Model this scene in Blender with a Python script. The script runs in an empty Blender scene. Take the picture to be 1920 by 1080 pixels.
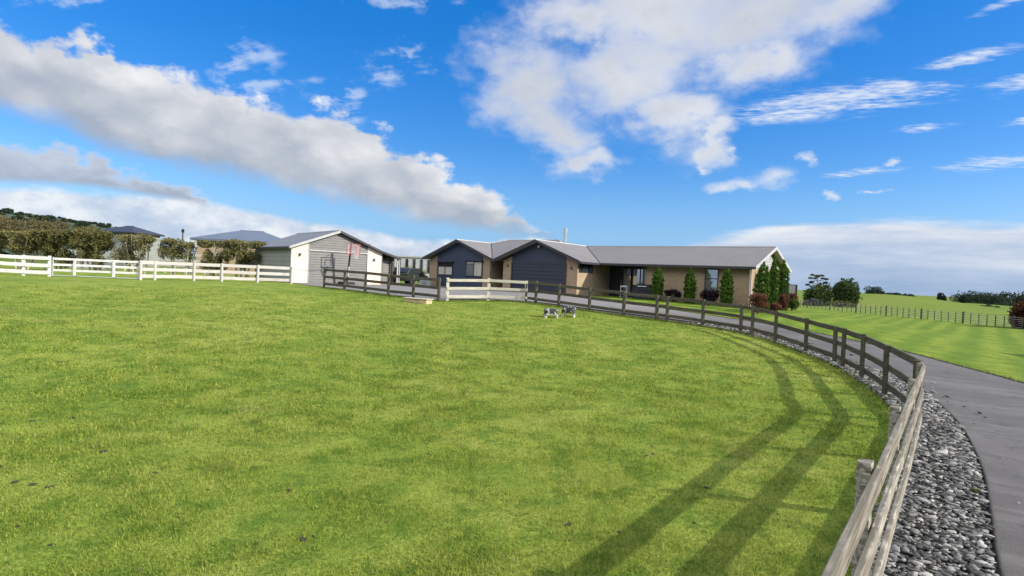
import bpy, bmesh, math, random
import numpy as np
from mathutils import Vector, Matrix, geometry
random.seed(7); RNG = np.random.default_rng(7)
R = math.radians; PI = math.pi
SC = bpy.context.scene
COL = SC.collection

# ------------------------------------------------------------------ camera
EXPO = 0.9
cam_data = bpy.data.cameras.new('camera')
cam = bpy.data.objects.new('camera', cam_data); COL.objects.link(cam)
cam_data.sensor_width = 36.0; cam_data.lens = 20.25
cam_data.clip_start = 0.05; cam_data.clip_end = 9000
_p, _q = R(1.19), R(2.58)
_F = Vector((0, math.cos(_p), -math.sin(_p))); _R0 = Vector((1, 0, 0)); _U0 = Vector((0, math.sin(_p), math.cos(_p)))
_r = _R0*math.cos(_q) + _U0*math.sin(_q); _u = -_R0*math.sin(_q) + _U0*math.cos(_q)
cam.matrix_world = Matrix(((_r.x, _u.x, -_F.x, 0), (_r.y, _u.y, -_F.y, 0), (_r.z, _u.z, -_F.z, 2.2), (0, 0, 0, 1)))
SC.camera = cam
SC.view_settings.view_transform = 'Standard'
try: SC.view_settings.look = 'None'
except Exception: pass
SC.view_settings.exposure = EXPO; SC.view_settings.gamma = 1.0
SC.render.engine = 'CYCLES'
SC.cycles.max_bounces = 5; SC.cycles.diffuse_bounces = 3; SC.cycles.glossy_bounces = 3
SC.cycles.transparent_max_bounces = 6; SC.cycles.caustics_reflective = False; SC.cycles.caustics_refractive = False
try: SC.cycles.use_denoising = True
except Exception: pass

# ------------------------------------------------------------------ node maths
class N:
    """a socket in a node tree with operators"""
    def __init__(s, t, k): s.t = t; s.k = k
    def _m(s, op, *o, clamp=False):
        n = s.t.nodes.new('ShaderNodeMath'); n.operation = op; n.use_clamp = clamp
        for i, v in enumerate((s,) + o):
            if isinstance(v, N): s.t.links.new(v.k, n.inputs[i])
            else: n.inputs[i].default_value = v
        return N(s.t, n.outputs[0])
    def __add__(s, o): return s._m('ADD', o)
    __radd__ = __add__
    def __sub__(s, o): return s._m('SUBTRACT', o)
    def __rsub__(s, o): return (s*-1.0) + o
    def __mul__(s, o): return s._m('MULTIPLY', o)
    __rmul__ = __mul__
    def __truediv__(s, o): return s._m('DIVIDE', o)
    def min(s, o): return s._m('MINIMUM', o)
    def max(s, o): return s._m('MAXIMUM', o)
    def pw(s, o): return s._m('POWER', o)
    def abs(s): return s._m('ABSOLUTE')
    def fract(s): return s._m('FRACT')
    def sin(s): return s._m('SINE')
    def clamp(s): return s._m('ADD', 0.0, clamp=True)
    def smooth(s, a, b):
        n = s.t.nodes.new('ShaderNodeMapRange'); n.interpolation_type = 'SMOOTHSTEP'
        s.t.links.new(s.k, n.inputs[0]); n.inputs[1].default_value = a; n.inputs[2].default_value = b
        n.inputs[3].default_value = 0; n.inputs[4].default_value = 1
        return N(s.t, n.outputs[0])
    def lin(s, a, b, c=0.0, d=1.0):
        n = s.t.nodes.new('ShaderNodeMapRange'); s.t.links.new(s.k, n.inputs[0])
        for i, v in enumerate((a, b, c, d)): n.inputs[i+1].default_value = v
        return N(s.t, n.outputs[0])
def n_split(t, k):
    n = t.nodes.new('ShaderNodeSeparateXYZ'); t.links.new(k, n.inputs[0]); return [N(t, o) for o in n.outputs]
def n_join(t, x, y, z):
    n = t.nodes.new('ShaderNodeCombineXYZ')
    for i, v in enumerate((x, y, z)):
        if isinstance(v, N): t.links.new(v.k, n.inputs[i])
        else: n.inputs[i].default_value = v
    return n.outputs[0]
def n_noise(t, vec, scale, detail=3.0, rough=0.5, dist=0.0):
    n = t.nodes.new('ShaderNodeTexNoise'); t.links.new(vec, n.inputs['Vector'])
    n.inputs['Scale'].default_value = scale; n.inputs['Detail'].default_value = detail
    n.inputs['Roughness'].default_value = rough; n.inputs['Distortion'].default_value = dist
    return N(t, n.outputs[0])
def n_mix(t, f, a, b):
    n = t.nodes.new('ShaderNodeMix'); n.data_type = 'RGBA'
    if isinstance(f, N): t.links.new(f.k, n.inputs[0])
    else: n.inputs[0].default_value = f
    for i, v in ((6, a), (7, b)):
        if isinstance(v, (tuple, list)): n.inputs[i].default_value = (v[0], v[1], v[2], 1)
        else: t.links.new(v, n.inputs[i])
    return n.outputs[2]
def n_ramp(t, f, stops):
    n = t.nodes.new('ShaderNodeValToRGB'); t.links.new(f.k, n.inputs[0])
    e = n.color_ramp.elements
    while len(e) < len(stops): e.new(0.5)
    for i, (p, c) in enumerate(stops): e[i].position = p; e[i].color = (c[0], c[1], c[2], 1)
    return n.outputs[0]
def n_curve(t, f, pts, x0, x1, y0, y1):
    """piecewise curve y(x) through pts"""
    n = t.nodes.new('ShaderNodeFloatCurve')
    f = f.lin(x0, x1)
    t.links.new(f.k, n.inputs['Value'])
    c = n.mapping.curves[0]
    P = [((x-x0)/(x1-x0), (y-y0)/(y1-y0)) for x, y in pts]
    P = [(min(1, max(0, a)), min(1, max(0, b))) for a, b in P]
    while len(c.points) < len(P): c.points.new(0.5, 0.5)
    for q, (a, b) in zip(c.points, P): q.location = (a, b)
    n.mapping.update()
    return N(t, n.outputs[0]).lin(0, 1, y0, y1)

# ------------------------------------------------------------------ sky and sun
SUN_AZ, SUN_EL = 104.0, 27.4        # clockwise from +Y, and height, in degrees
world = bpy.data.worlds.new('World'); SC.world = world; world.use_nodes = True
wt = world.node_tree; wt.nodes.clear()
def build_sky():
    t = wt
    out = t.nodes.new('ShaderNodeOutputWorld'); bg = t.nodes.new('ShaderNodeBackground')
    t.links.new(bg.outputs[0], out.inputs[0]); bg.inputs[1].default_value = 0.1
    sky = t.nodes.new('ShaderNodeTexSky'); sky.sky_type = 'NISHITA'; sky.sun_disc = False
    sky.sun_elevation = R(SUN_EL); sky.sun_rotation = R(SUN_AZ); sky.air_density = 1.0; sky.dust_density = 0.4; sky.ozone_density = 2.0
    hs = t.nodes.new('ShaderNodeHueSaturation'); t.links.new(sky.outputs[0], hs.inputs['Color'])
    hs.inputs['Saturation'].default_value = 1.5; hs.inputs['Value'].default_value = 1.0; hs.inputs['Hue'].default_value = 0.513
    col = hs.outputs[0]
    tc = t.nodes.new('ShaderNodeTexCoord'); D = tc.outputs['Generated']
    x, y, z = n_split(t, D)
    az = x._m('ARCTAN2', y)*57.29578; el = z._m('ARCSINE')*57.29578
    V = n_join(t, x, y, z*1.7)                                   # clouds lie flatter than they are wide
    nb = n_noise(t, V, 7.0, 8.0, 0.58)                           # cloud billows
    n2 = n_noise(t, V, 22.0, 6.0, 0.6)
    big = n_noise(t, V, 3.0, 3.0, 0.5)
    vo = t.nodes.new('ShaderNodeTexVoronoi'); vo.feature = 'SMOOTH_F1'; vo.inputs['Scale'].default_value = 15.0; vo.inputs['Smoothness'].default_value = 0.35
    wv = t.nodes.new('ShaderNodeVectorMath'); wv.operation = 'ADD'; t.links.new(V, wv.inputs[0]); t.links.new(n_join(t, nb*0.14, n2*0.05, nb*0.10), wv.inputs[1]); t.links.new(wv.outputs[0], vo.inputs['Vector'])
    puff = 0.42 - N(t, vo.outputs['Distance'])
    bil = (nb - 0.5)*2.2 + (n2 - 0.5)*0.9 + puff*0.8
    warp = n_noise(t, V, 9.0, 4.0, 0.55)
    azw = az + (warp - 0.5)*13.0 + (n2 - 0.5)*3.0
    elw = el + (n_noise(t, n_join(t, x+3.1, y, z*1.7), 9.0, 6.0, 0.62) - 0.5)*8.0
    # the high cloud: streaks on a flat layer seen in perspective
    px = x/(z.max(0.0) + 0.09); py = y/(z.max(0.0) + 0.09)
    stre = n_noise(t, n_join(t, (px*0.35 + py*0.94)*3.0, (px*0.94 - py*0.35)*0.7, 0.0), 2.2, 8.0, 0.62, 0.5)
    K = 10.0/2**EXPO                                             # 1 / background strength, at this exposure
    def c(r, g, b): return (r*K, g*K, b*K)
    def lay(col, a, cc): return n_mix(t, a.clamp(), col, cc)
    def blob(a0, e0, ra, re, rot=0.0, AZ=None, EL=None):
        dx = (AZ or azw) - a0; dy = (EL or elw) - e0
        cs, sn = math.cos(R(rot)), math.sin(R(rot))
        u = (dx*cs + dy*sn)*(1.0/ra); v = (dy*cs - dx*sn)*(1.0/re)
        return 1.0 - (u*u + v*v).pw(0.5)
    def blobs(L, **kw):
        r = None
        for b in L:
            k = blob(*b, **kw); r = k if r is None else r.max(k)
        return r
    # pale haze low down
    hz = el.smooth(9.0, -2.0)
    col = lay(col, hz*0.35 + 0.38, c(0.02, 0.25, 0.80))
    col = lay(col, hz*0.55, c(0.22, 0.50, 0.86))
    # low bank in the south-west quarter, left of the shed and along behind the house
    Ct = n_curve(t, az, [(-60, 5.5), (-44, 5.0), (-41.8, 5.2), (-36, 5.6), (-33.5, 5.9), (-28.9, 5.8), (-24.2, 5.3), (-20.6, 4.9), (-16.7, 4.6), (-13.7, 3.9), (-10.2, 3.4), (-5, 3.6), (0, 4.0), (2, 4.1), (5, 3.4), (10, 2.9), (14, 2.6), (20, 2.4)], -60, 20, 0, 10)
    dC = (Ct - el)*0.9 + bil*0.8
    aC = dC.smooth(0.0, 0.8)*az.smooth(22.0, 8.0)
    shC = (n2*0.6 + nb*0.6 + el*0.035 - 0.36)
    cC = n_ramp(t, shC + puff*0.18, [(0.12, c(0.42, 0.56, 0.78)), (0.28, c(0.58, 0.66, 0.80)), (0.42, c(0.82, 0.86, 0.92)), (0.55, c(1.0, 1.0, 1.0))])
    col = lay(col, aC*0.92, cC)
    # low bank behind the right-hand hills
    Gt = n_curve(t, az, [(8, 1.5), (14, 3.0), (18.7, 4.5), (21.9, 5.3), (24.5, 6.1), (30.3, 6.6), (34.8, 6.6), (39.2, 6.2), (43, 6.2), (60, 6.0)], 8, 60, 0, 10)
    GV = n_join(t, x, y, z*7.0)
    gs = n_noise(t, GV, 5.0, 7.0, 0.6)
    dG = (Gt - el)*0.8 + (gs - 0.5)*2.4
    aG = dG.smooth(0.0, 1.1)*az.smooth(8.0, 17.0)
    cG = n_ramp(t, (gs*0.9 + el*0.075 - 0.30), [(0.10, c(0.34, 0.46, 0.66)), (0.34, c(0.48, 0.58, 0.76)), (0.55, c(0.72, 0.77, 0.86)), (0.72, c(0.93, 0.94, 0.96))])
    col = lay(col, aG*0.95, cG)
    # second grey band, lower left
    Bt = n_curve(t, azw, [(-60, 9), (-44.1, 8.4), (-41.9, 8.4), (-40, 8.2), (-37.4, 7.5), (-34.3, 6.7), (-31.7, 6.6), (-29.7, 6.3), (-28, 5.5), (-26.4, 5.0), (-20, 3.0)], -60, -20, 0, 20)
    Bb = n_curve(t, az, [(-60, 4.8), (-44.1, 5.2), (-36.7, 5.7), (-31.6, 5.4), (-26.4, 5.0), (-20, 5.5)], -60, -20, 0, 20)
    wB = (Bt - Bb).max(0.2); vB = (elw - Bb)/wB
    dB = (Bt - elw).min((el - Bb)*1.2)
    aB = (dB + 0.25).smooth(-0.25, 0.7)*az.smooth(-20.0, -26.0)
    cB = n_ramp(t, vB*0.75 + bil*0.2, [(0.05, c(0.40, 0.44, 0.54)), (0.45, c(0.52, 0.56, 0.65)), (0.85, c(0.66, 0.69, 0.75))])
    col = lay(col, aB*0.9, cB)
    # thin wisps, streaks and rippled cloud
    cir = blobs([(28.5, 15.9, 11.5, 1.9, 1.0), (24, 15.4, 7, 1.0, 3), (33, 16.3, 7, 1.3, -6), (37.5, 18.0, 4.5, 0.7, 6), (43, 16, 6, 1.3, 5), (42, 22, 6, 0.6, 14), (39.8, 10.1, 5.0, 0.9, 2), (31, 10.1, 4, 0.45, 2), (34.8, 13.3, 3, 0.45, 0), (41.5, 13.0, 2.5, 0.6, 0)], AZ=az + (warp-0.5)*2.0, EL=el + (warp-0.5)*1.0)
    rip = n_noise(t, n_join(t, (px*0.35 + py*0.94)*14.0, (px*0.94 - py*0.35)*5.0, 0.0), 3.0, 5.0, 0.6)
    aCi = (cir*1.4 + (stre - 0.5)*5.0 + (rip-0.5)*3.5 - 0.1).smooth(0.0, 2.0)*cir.smooth(0.0, 0.55)
    col = lay(col, aCi*0.85, c(0.86, 0.90, 0.96))
    wis = blobs([(-23.7, 16.6, 4.6, 2.8, -10), (-16.0, 15.4, 4.2, 3.4, 0), (-14.2, 18.2, 3.6, 2.4, 20), (-10.4, 20.2, 1.8, 1.9, 0), (-12, 25.0, 11, 1.8, 0), (-18, 16.2, 4, 1.2, -30), (-38, 20, 6, 2.0, 30)])
    aW = (wis*1.1 + (stre - 0.5)*4.5 + (n2-0.5)*4.5 - 0.15).smooth(0.1, 1.6)*wis.smooth(0.0, 0.6)
    col = lay(col, aW*0.5, c(0.78, 0.86, 0.96))
    # small puffs
    pf = blobs([(20.8, 9.35, 2.7, 0.8, 0), (23.6, 9.9, 2.8, 1.1, 10), (26.5, 11.5, 1.7, 0.65, -25), (29.0, 8.6, 1.0, 0.42, 0), (17.9, 10.9, 1.3, 0.6, -20), (33.8, 11.0, 1.2, 0.4, -10), (31.7, 8.4, 1.0, 0.35, 0), (20, 11.8, 0.9, 0.5, 0)], AZ=az + (warp-0.5)*8.0 + (n2-0.5)*2.5, EL=el + (nb-0.5)*4.5 + (n2-0.5)*1.5)
    aP = (pf + bil*0.5).smooth(0.0, 0.95)
    col = lay(col, aP*0.8, c(0.78, 0.82, 0.89))
    # the big cloud high up
    Dd = blobs([(13, 24.5, 12, 6.0, 0), (21, 23.6, 11, 5.2, 8), (28, 24.5, 6.5, 4.2, 20), (6, 24.0, 8, 3.2, 0), (0.8, 17.8, 6.6, 5.2, 0), (4.6, 14.6, 6.0, 4.0, -38), (7.6, 11.6, 3.4, 2.0, -30), (11.0, 19.3, 8.5, 5.2, 0), (15.0, 15.6, 5.6, 3.8, -10), (17.8, 13.8, 3.2, 2.4, -20), (22, 19.5, 6, 3, 10), (40, 40, 30, 9, 0), (-40, 48, 30, 9, 0), (0, 60, 30, 10, 0)])
    dD = Dd*1.1 + bil*0.46
    aD = dD.smooth(-0.26, 1.05)
    shD = dD*0.34 + (el - 12.0)*0.008 + (big-0.5)*0.9 + bil*0.16
    cD = n_ramp(t, shD, [(0.0, c(0.66, 0.72, 0.84)), (0.16, c(0.80, 0.82, 0.87)), (0.38, c(0.66, 0.69, 0.75)), (0.65, c(0.56, 0.60, 0.68))])
    col = lay(col, aD*0.96, cD)
    # the long diagonal roll of cumulus
    At = n_curve(t, azw, [(-60, 21), (-48, 18.5), (-44.3, 17.3), (-42, 16.3), (-39.7, 16.0), (-37.4, 17.2), (-35.6, 16.0), (-30, 15.0), (-24.5, 14.6), (-20.9, 14.4), (-17.1, 13.8), (-14.6, 12.7), (-10, 11.4), (-7.3, 10.0), (-3.6, 8.7), (-0.4, 7.1), (1.6, 6.1), (3.2, 5.2), (6, 3)], -60, 6, 0, 24)
    Ab = n_curve(t, az, [(-60, 10.4), (-44.2, 10.4), (-38.8, 10.4), (-35.4, 9.2), (-31.7, 8.5), (-27.7, 7.9), (-23.4, 7.7), (-18.7, 6.8), (-13.8, 5.9), (-8.7, 5.2), (-3.4, 4.65), (0, 4.4), (3.2, 4.5), (6, 5)], -60, 6, 0, 24)
    wA = (At - Ab).max(0.3); vA = (elw - Ab)/wA
    top = (At - elw) + bil*1.0 + puff*1.5; bot = (el - Ab)*0.7 + (n2-0.5)*1.4 + (warp-0.5)*1.2
    aA = (top + 0.25).smooth(-0.3, 1.0).min((bot + 0.2).smooth(-0.5, 1.1))*az.smooth(6.0, 2.8)
    shA = vA*0.72 + bil*0.24 + (big-0.5)*0.5
    lum = az.smooth(-38.0, -12.0)*0.13
    cA = n_ramp(t, shA + lum + puff*0.34, [(0.02, c(0.40, 0.46, 0.56)), (0.24, c(0.51, 0.55, 0.62)), (0.52, c(0.67, 0.69, 0.73)), (0.78, c(0.84, 0.85, 0.87)), (0.98, c(0.98, 0.98, 0.98))])
    col = lay(col, aA*0.97, cA)
    fill_clouds = blobs([(0, 62, 70, 26, 0), (110, 35, 50, 22, 0), (-110, 35, 50, 25, 0), (175, 35, 60, 25, 0), (-170, 40, 60, 25, 0)], AZ=az, EL=el)
    col = lay(col, (fill_clouds*1.6 + bil*0.5).smooth(0.0, 0.8)*0.9, c(3.0, 3.0, 3.0))  # unseen bright clouds overhead and behind, added to lift the shadows
    # below the horizon: dull green-grey, seen by nothing but bounced light
    col = n_mix(t, el.smooth(-0.6, -2.5), col, c(0.12, 0.15, 0.10))
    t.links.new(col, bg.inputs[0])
build_sky()
try: world.cycles.sampling_method = 'MANUAL'; world.cycles.sample_map_resolution = 512
except Exception: pass

sd = bpy.data.lights.new('sun', 'SUN'); sun = bpy.data.objects.new('sun', sd); COL.objects.link(sun)
sd.energy = 3.9; sd.angle = R(0.5); sd.color = (1.0, 0.95, 0.86)
_sv = Vector((math.sin(R(SUN_AZ))*math.cos(R(SUN_EL)), math.cos(R(SUN_AZ))*math.cos(R(SUN_EL)), math.sin(R(SUN_EL))))
sun.rotation_euler = _sv.to_track_quat('Z', 'Y').to_euler(); sun.location = (40, -10, 40)

# ------------------------------------------------------------------ materials
def new_mat(name):
    m = bpy.data.materials.new(name); m.use_nodes = True
    t = m.node_tree; b = t.nodes['Principled BSDF']
    return m, t, b
def setc(t, b, key, v):
    if isinstance(v, (tuple, list)): b.inputs[key].default_value = (v[0], v[1], v[2], 1)
    elif isinstance(v, N): t.links.new(v.k, b.inputs[key])
    elif isinstance(v, (int, float)): b.inputs[key].default_value = v
    else: t.links.new(v, b.inputs[key])
def bump(t, b, h, strength=0.3, dist=0.02):
    n = t.nodes.new('ShaderNodeBump'); n.inputs['Strength'].default_value = strength; n.inputs['Distance'].default_value = dist
    t.links.new(h.k, n.inputs['Height']); t.links.new(n.outputs[0], b.inputs['Normal'])
def obj_co(t):
    n = t.nodes.new('ShaderNodeTexCoord'); return n.outputs['Object']
def geo_pos(t):
    n = t.nodes.new('ShaderNodeNewGeometry'); return n.outputs['Position']
def rnd(t):
    n = t.nodes.new('ShaderNodeObjectInfo'); return N(t, n.outputs['Random'])
def mottled(name, c1, c2, scale=8.0, rough=0.6, bmp=0.1, spec=0.3, metal=0.0, detail=5.0, bd=0.01):
    m, t, b = new_mat(name); v = obj_co(t)
    n = n_noise(t, v, scale, detail, 0.6)
    setc(t, b, 'Base Color', n_mix(t, n.smooth(0.3, 0.7), c1, c2))
    b.inputs['Roughness'].default_value = rough; b.inputs['Specular IOR Level'].default_value = spec; b.inputs['Metallic'].default_value = metal
    if bmp: bump(t, b, n, bmp, bd)
    return m
def timber(name, dark, light, stain, rough=0.85, lichen=None):
    """weathered board, grain along local X"""
    m, t, b = new_mat(name); v = obj_co(t); x, y, z = n_split(t, v)
    r = rnd(t)
    g = n_noise(t, n_join(t, x*1.2 + r*40.0, y*26.0, z*26.0), 1.6, 6.0, 0.62)
    p = n_noise(t, n_join(t, x*2.2 + r*17.0, y*4.0, z*4.0), 1.0, 4.0, 0.6)
    c = n_mix(t, g.smooth(0.32, 0.7), dark, light)
    c = n_mix(t, p.smooth(0.55, 0.75)*0.6, c, stain)
    c = n_mix(t, (r*0.5), c, dark)
    if lichen:
        gn = t.nodes.new('ShaderNodeNewGeometry'); nz = n_split(t, gn.outputs['Normal'])[2]
        li = n_noise(t, n_join(t, x*5.0 + r*9.0, y*14.0, z*14.0), 1.0, 5.0, 0.65)
        c = n_mix(t, nz.smooth(0.5, 0.8)*li.smooth(0.34, 0.56)*0.85, c, lichen)
    setc(t, b, 'Base Color', c); b.inputs['Roughness'].default_value = rough; b.inputs['Specular IOR Level'].default_value = 0.2
    bump(t, b, g, 0.5, 0.008)
    return m
def cladding(name, col, pitch=0.17, rough=0.5, spec=0.3, axis='z', depth=0.02, var=0.08):
    """overlapping boards: one sawtooth per board, and a thin gap line"""
    m, t, b = new_mat(name); v = obj_co(t); x, y, z = n_split(t, v)
    q = {'z': z, 'x': x, 'y': y, 'xy': x + y}[axis]
    f = (q*(1.0/pitch)).fract()
    n = n_noise(t, v, 1.6, 5.0, 0.6)
    dk = tuple(k*(1-var) for k in col); lt = tuple(min(1, k*(1+var)) for k in col)
    c = n_mix(t, n.smooth(0.3, 0.7), dk, lt)
    setc(t, b, 'Base Color', c); b.inputs['Roughness'].default_value = rough; b.inputs['Specular IOR Level'].default_value = spec
    bump(t, b, (1.0 - f)*f.smooth(0.0, 0.12), 1.0, depth)
    return m
def brick(name, c1, c2, mortar):
    m, t, b = new_mat(name); x, y, z = n_split(t, obj_co(t))
    n = t.nodes.new('ShaderNodeTexBrick'); t.links.new(n_join(t, x + y, z, 0.0), n.inputs['Vector'])
    n.inputs['Scale'].default_value = 1.0; n.inputs['Brick Width'].default_value = 0.24; n.inputs['Row Height'].default_value = 0.086
    n.inputs['Mortar Size'].default_value = 0.006; n.inputs['Mortar Smooth'].default_value = 0.2
    n.inputs['Color1'].default_value = (*c1, 1); n.inputs['Color2'].default_value = (*c2, 1); n.inputs['Mortar'].default_value = (*mortar, 1)
    v = n_noise(t, obj_co(t), 1.3, 5.0, 0.65)
    c = n_mix(t, v.smooth(0.45, 0.75)*0.35, n.outputs['Color'], tuple(k*0.72 for k in c1))
    setc(t, b, 'Base Color', c); b.inputs['Roughness'].default_value = 0.9; b.inputs['Specular IOR Level'].default_value = 0.15
    bump(t, b, N(t, n.outputs['Fac'])*-1.0, 0.4, 0.006)
    return m
def roofing(name, col, axis):
    """long-run corrugated steel, ribs run down the slope"""
    m, t, b = new_mat(name); v = obj_co(t); x, y, z = n_split(t, v)
    q = x if axis == 'x' else y
    w = (q*(2*PI/0.19)).sin()
    sheet = ((q*(1/0.76)).fract() - 0.5).abs().smooth(0.46, 0.5)
    n = n_noise(t, v, 0.7, 5.0, 0.6)
    dirt = n_noise(t, n_join(t, (x*4.0 if axis == 'x' else x*0.4), (y*0.4 if axis == 'x' else y*4.0), z*0.4), 1.0, 4.0, 0.6)
    c = n_mix(t, n.smooth(0.3, 0.7), tuple(k*0.94 for k in col), tuple(k*1.06 for k in col))
    c = n_mix(t, dirt.smooth(0.5, 0.8)*0.35, c, tuple(k*0.72 for k in col))
    setc(t, b, 'Base Color', c); b.inputs['Roughness'].default_value = 0.5; b.inputs['Specular IOR Level'].default_value = 0.4
    bump(t, b, w*0.5 + sheet*0.6, 0.45, 0.02)
    return m
def foliage(name, cols, scale=2.0, trans=0.25):
    m = bpy.data.materials.new(name); m.use_nodes = True; t = m.node_tree; t.nodes.clear()
    out = t.nodes.new('ShaderNodeOutputMaterial'); d = t.nodes.new('ShaderNodeBsdfDiffuse'); tr = t.nodes.new('ShaderNodeBsdfTranslucent')
    mx = t.nodes.new('ShaderNodeMixShader'); mx.inputs[0].default_value = trans
    at = t.nodes.new('ShaderNodeAttribute'); at.attribute_name = 'leaf'
    a = N(t, at.outputs['Fac'])
    n = n_noise(t, obj_co(t), scale, 3.0, 0.6)
    c = n_ramp(t, (n.lin(0.25, 0.75)*0.55 + a*0.45), [(i/(len(cols)-1), k) for i, k in enumerate(cols)])
    t.links.new(c, d.inputs[0]); t.links.new(c, tr.inputs[0])
    t.links.new(d.outputs[0], mx.inputs[1]); t.links.new(tr.outputs[0], mx.inputs[2]); t.links.new(mx.outputs[0], out.inputs[0])
    return m

M = {}
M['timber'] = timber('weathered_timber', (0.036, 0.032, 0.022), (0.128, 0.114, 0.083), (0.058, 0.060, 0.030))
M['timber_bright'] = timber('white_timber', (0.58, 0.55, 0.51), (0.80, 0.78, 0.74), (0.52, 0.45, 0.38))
M['timber_pale'] = timber('pale_timber', (0.28, 0.255, 0.20), (0.55, 0.52, 0.43), (0.30, 0.29, 0.20))  # paler copy of the fence timber, its sunlit look put into the colour
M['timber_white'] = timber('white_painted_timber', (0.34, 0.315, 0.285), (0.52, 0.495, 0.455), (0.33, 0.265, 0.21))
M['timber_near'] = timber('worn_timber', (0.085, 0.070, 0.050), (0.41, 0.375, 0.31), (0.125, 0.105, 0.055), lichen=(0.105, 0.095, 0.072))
M['pine'] = timber('sawn_pine', (0.36, 0.25, 0.13), (0.55, 0.41, 0.24), (0.25, 0.17, 0.09))
M['brick'] = brick('tan_brick', (0.26, 0.186, 0.120), (0.32, 0.232, 0.152), (0.29, 0.24, 0.182))
M['brick_cream'] = brick('cream_brick', (0.60, 0.49, 0.38), (0.68, 0.56, 0.45), (0.60, 0.53, 0.44))
M['navy'] = cladding('navy_weatherboard', (0.024, 0.032, 0.056), 0.15, 0.5, 0.3, 'z', 0.008)
M['navy_v'] = cladding('navy_shiplap', (0.030, 0.041, 0.070), 0.30, 0.5, 0.3, 'xy', 0.004)
M['door_navy'] = cladding('navy_sectional_door', (0.015, 0.020, 0.036), 0.27, 0.38, 0.4, 'z', 0.014)
M['door_grey'] = cladding('grey_sectional_door', (0.120, 0.116, 0.110), 0.172, 0.45, 0.3, 'z', 0.02)
M['shed_board'] = cladding('grey_weatherboard', (0.132, 0.128, 0.121), 0.172, 0.55, 0.3, 'z', 0.02)
M['shed_side'] = cladding('grey_green_weatherboard', (0.205, 0.215, 0.20), 0.30, 0.55, 0.3, 'z', 0.02)
M['dark_board'] = cladding('dark_shaded_weatherboard', (0.062, 0.056, 0.05), 0.172, 0.6, 0.2, 'z', 0.015)  # dark lean-to boards, the recess's shade put into their colour
M['white_board'] = cladding('white_weatherboard', (0.27, 0.27, 0.265), 0.17, 0.55, 0.3, 'z', 0.02)
M['roof_x'] = roofing('grey_roofing', (0.135, 0.121, 0.113), 'x')
M['roof_y'] = roofing('grey_roofing_across', (0.135, 0.121, 0.113), 'y')
M['roof_shed'] = roofing('dark_grey_roofing', (0.15, 0.148, 0.15), 'y')
M['roof_blue'] = roofing('blue_grey_roofing', (0.085, 0.105, 0.14), 'x')
M['trim_dark'] = mottled('dark_trim', (0.020, 0.021, 0.026), (0.030, 0.031, 0.036), 3, 0.45, 0.0, 0.4)
M['trim_grey'] = mottled('grey_trim', (0.30, 0.295, 0.285), (0.36, 0.355, 0.345), 3, 0.5, 0.0, 0.4)
M['trim_white'] = mottled('white_trim', (0.31, 0.31, 0.305), (0.37, 0.37, 0.365), 3, 0.5, 0.0, 0.4)
M['soffit'] = mottled('soffit_board', (0.36, 0.345, 0.31), (0.42, 0.40, 0.36), 2, 0.7, 0.0)
M['metal'] = mottled('galvanised_steel', (0.45, 0.46, 0.47), (0.62, 0.63, 0.64), 14, 0.4, 0.05, 0.5, 0.8)
M['steel'] = mottled('stainless_steel', (0.62, 0.62, 0.62), (0.75, 0.75, 0.75), 10, 0.25, 0.0, 0.5, 1.0)
M['black'] = mottled('black_plastic', (0.012, 0.012, 0.013), (0.022, 0.022, 0.023), 9, 0.5, 0.05, 0.35)
M['black_cover'] = mottled('black_cover', (0.014, 0.015, 0.019), (0.028, 0.028, 0.034), 4, 0.7, 0.4, 0.2, bd=0.05)
M['red'] = mottled('red_paint', (0.26, 0.028, 0.026), (0.32, 0.035, 0.032), 9, 0.45, 0.0, 0.4)
M['netting'] = mottled('white_cord', (0.42, 0.42, 0.42), (0.5, 0.5, 0.5), 20, 0.8, 0.0)
M['plastic_white'] = mottled('white_plastic', (0.30, 0.30, 0.31), (0.38, 0.38, 0.38), 6, 0.5, 0.0, 0.4)
M['concrete_step'] = mottled('concrete', (0.30, 0.29, 0.27), (0.38, 0.37, 0.35), 5, 0.9, 0.2)
M['bark'] = mottled('bark', (0.09, 0.075, 0.055), (0.20, 0.17, 0.13), 9, 0.9, 0.6, 0.1, bd=0.03)
M['bark_pale'] = mottled('pale_bark', (0.24, 0.21, 0.16), (0.40, 0.36, 0.29), 9, 0.9, 0.5, 0.1, bd=0.03)
M['lamp'] = mottled('lamp_body', (0.05, 0.05, 0.05), (0.08, 0.08, 0.08), 9, 0.4, 0.0, 0.4)
M['car_paint'] = mottled('dark_green_paint', (0.016, 0.026, 0.022), (0.022, 0.032, 0.028), 2, 0.25, 0.0, 0.5)
M['tyre'] = mottled('rubber', (0.015, 0.015, 0.015), (0.03, 0.03, 0.03), 20, 0.85, 0.2)
M['dung'] = mottled('dung', (0.030, 0.026, 0.016), (0.075, 0.066, 0.045), 40, 0.95, 0.6, 0.1, bd=0.02)
M['clear'] = None
def glass_mat():
    m, t, b = new_mat('window_glass')
    b.inputs['Base Color'].default_value = (0.40, 0.42, 0.43, 1); b.inputs['Metallic'].default_value = 0.75
    b.inputs['Roughness'].default_value = 0.03; b.inputs['Specular IOR Level'].default_value = 0.6
    n = n_noise(t, obj_co(t), 0.9, 2.0, 0.5); bump(t, b, n, 0.05, 0.02)
    return m
M['glass'] = glass_mat()
def dark_glass_mat():
    m, t, b = new_mat('dark_glass')
    b.inputs['Base Color'].default_value = (0.012, 0.014, 0.018, 1); b.inputs['Roughness'].default_value = 0.04; b.inputs['Specular IOR Level'].default_value = 0.9
    return m
M['dark_glass'] = dark_glass_mat()
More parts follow.
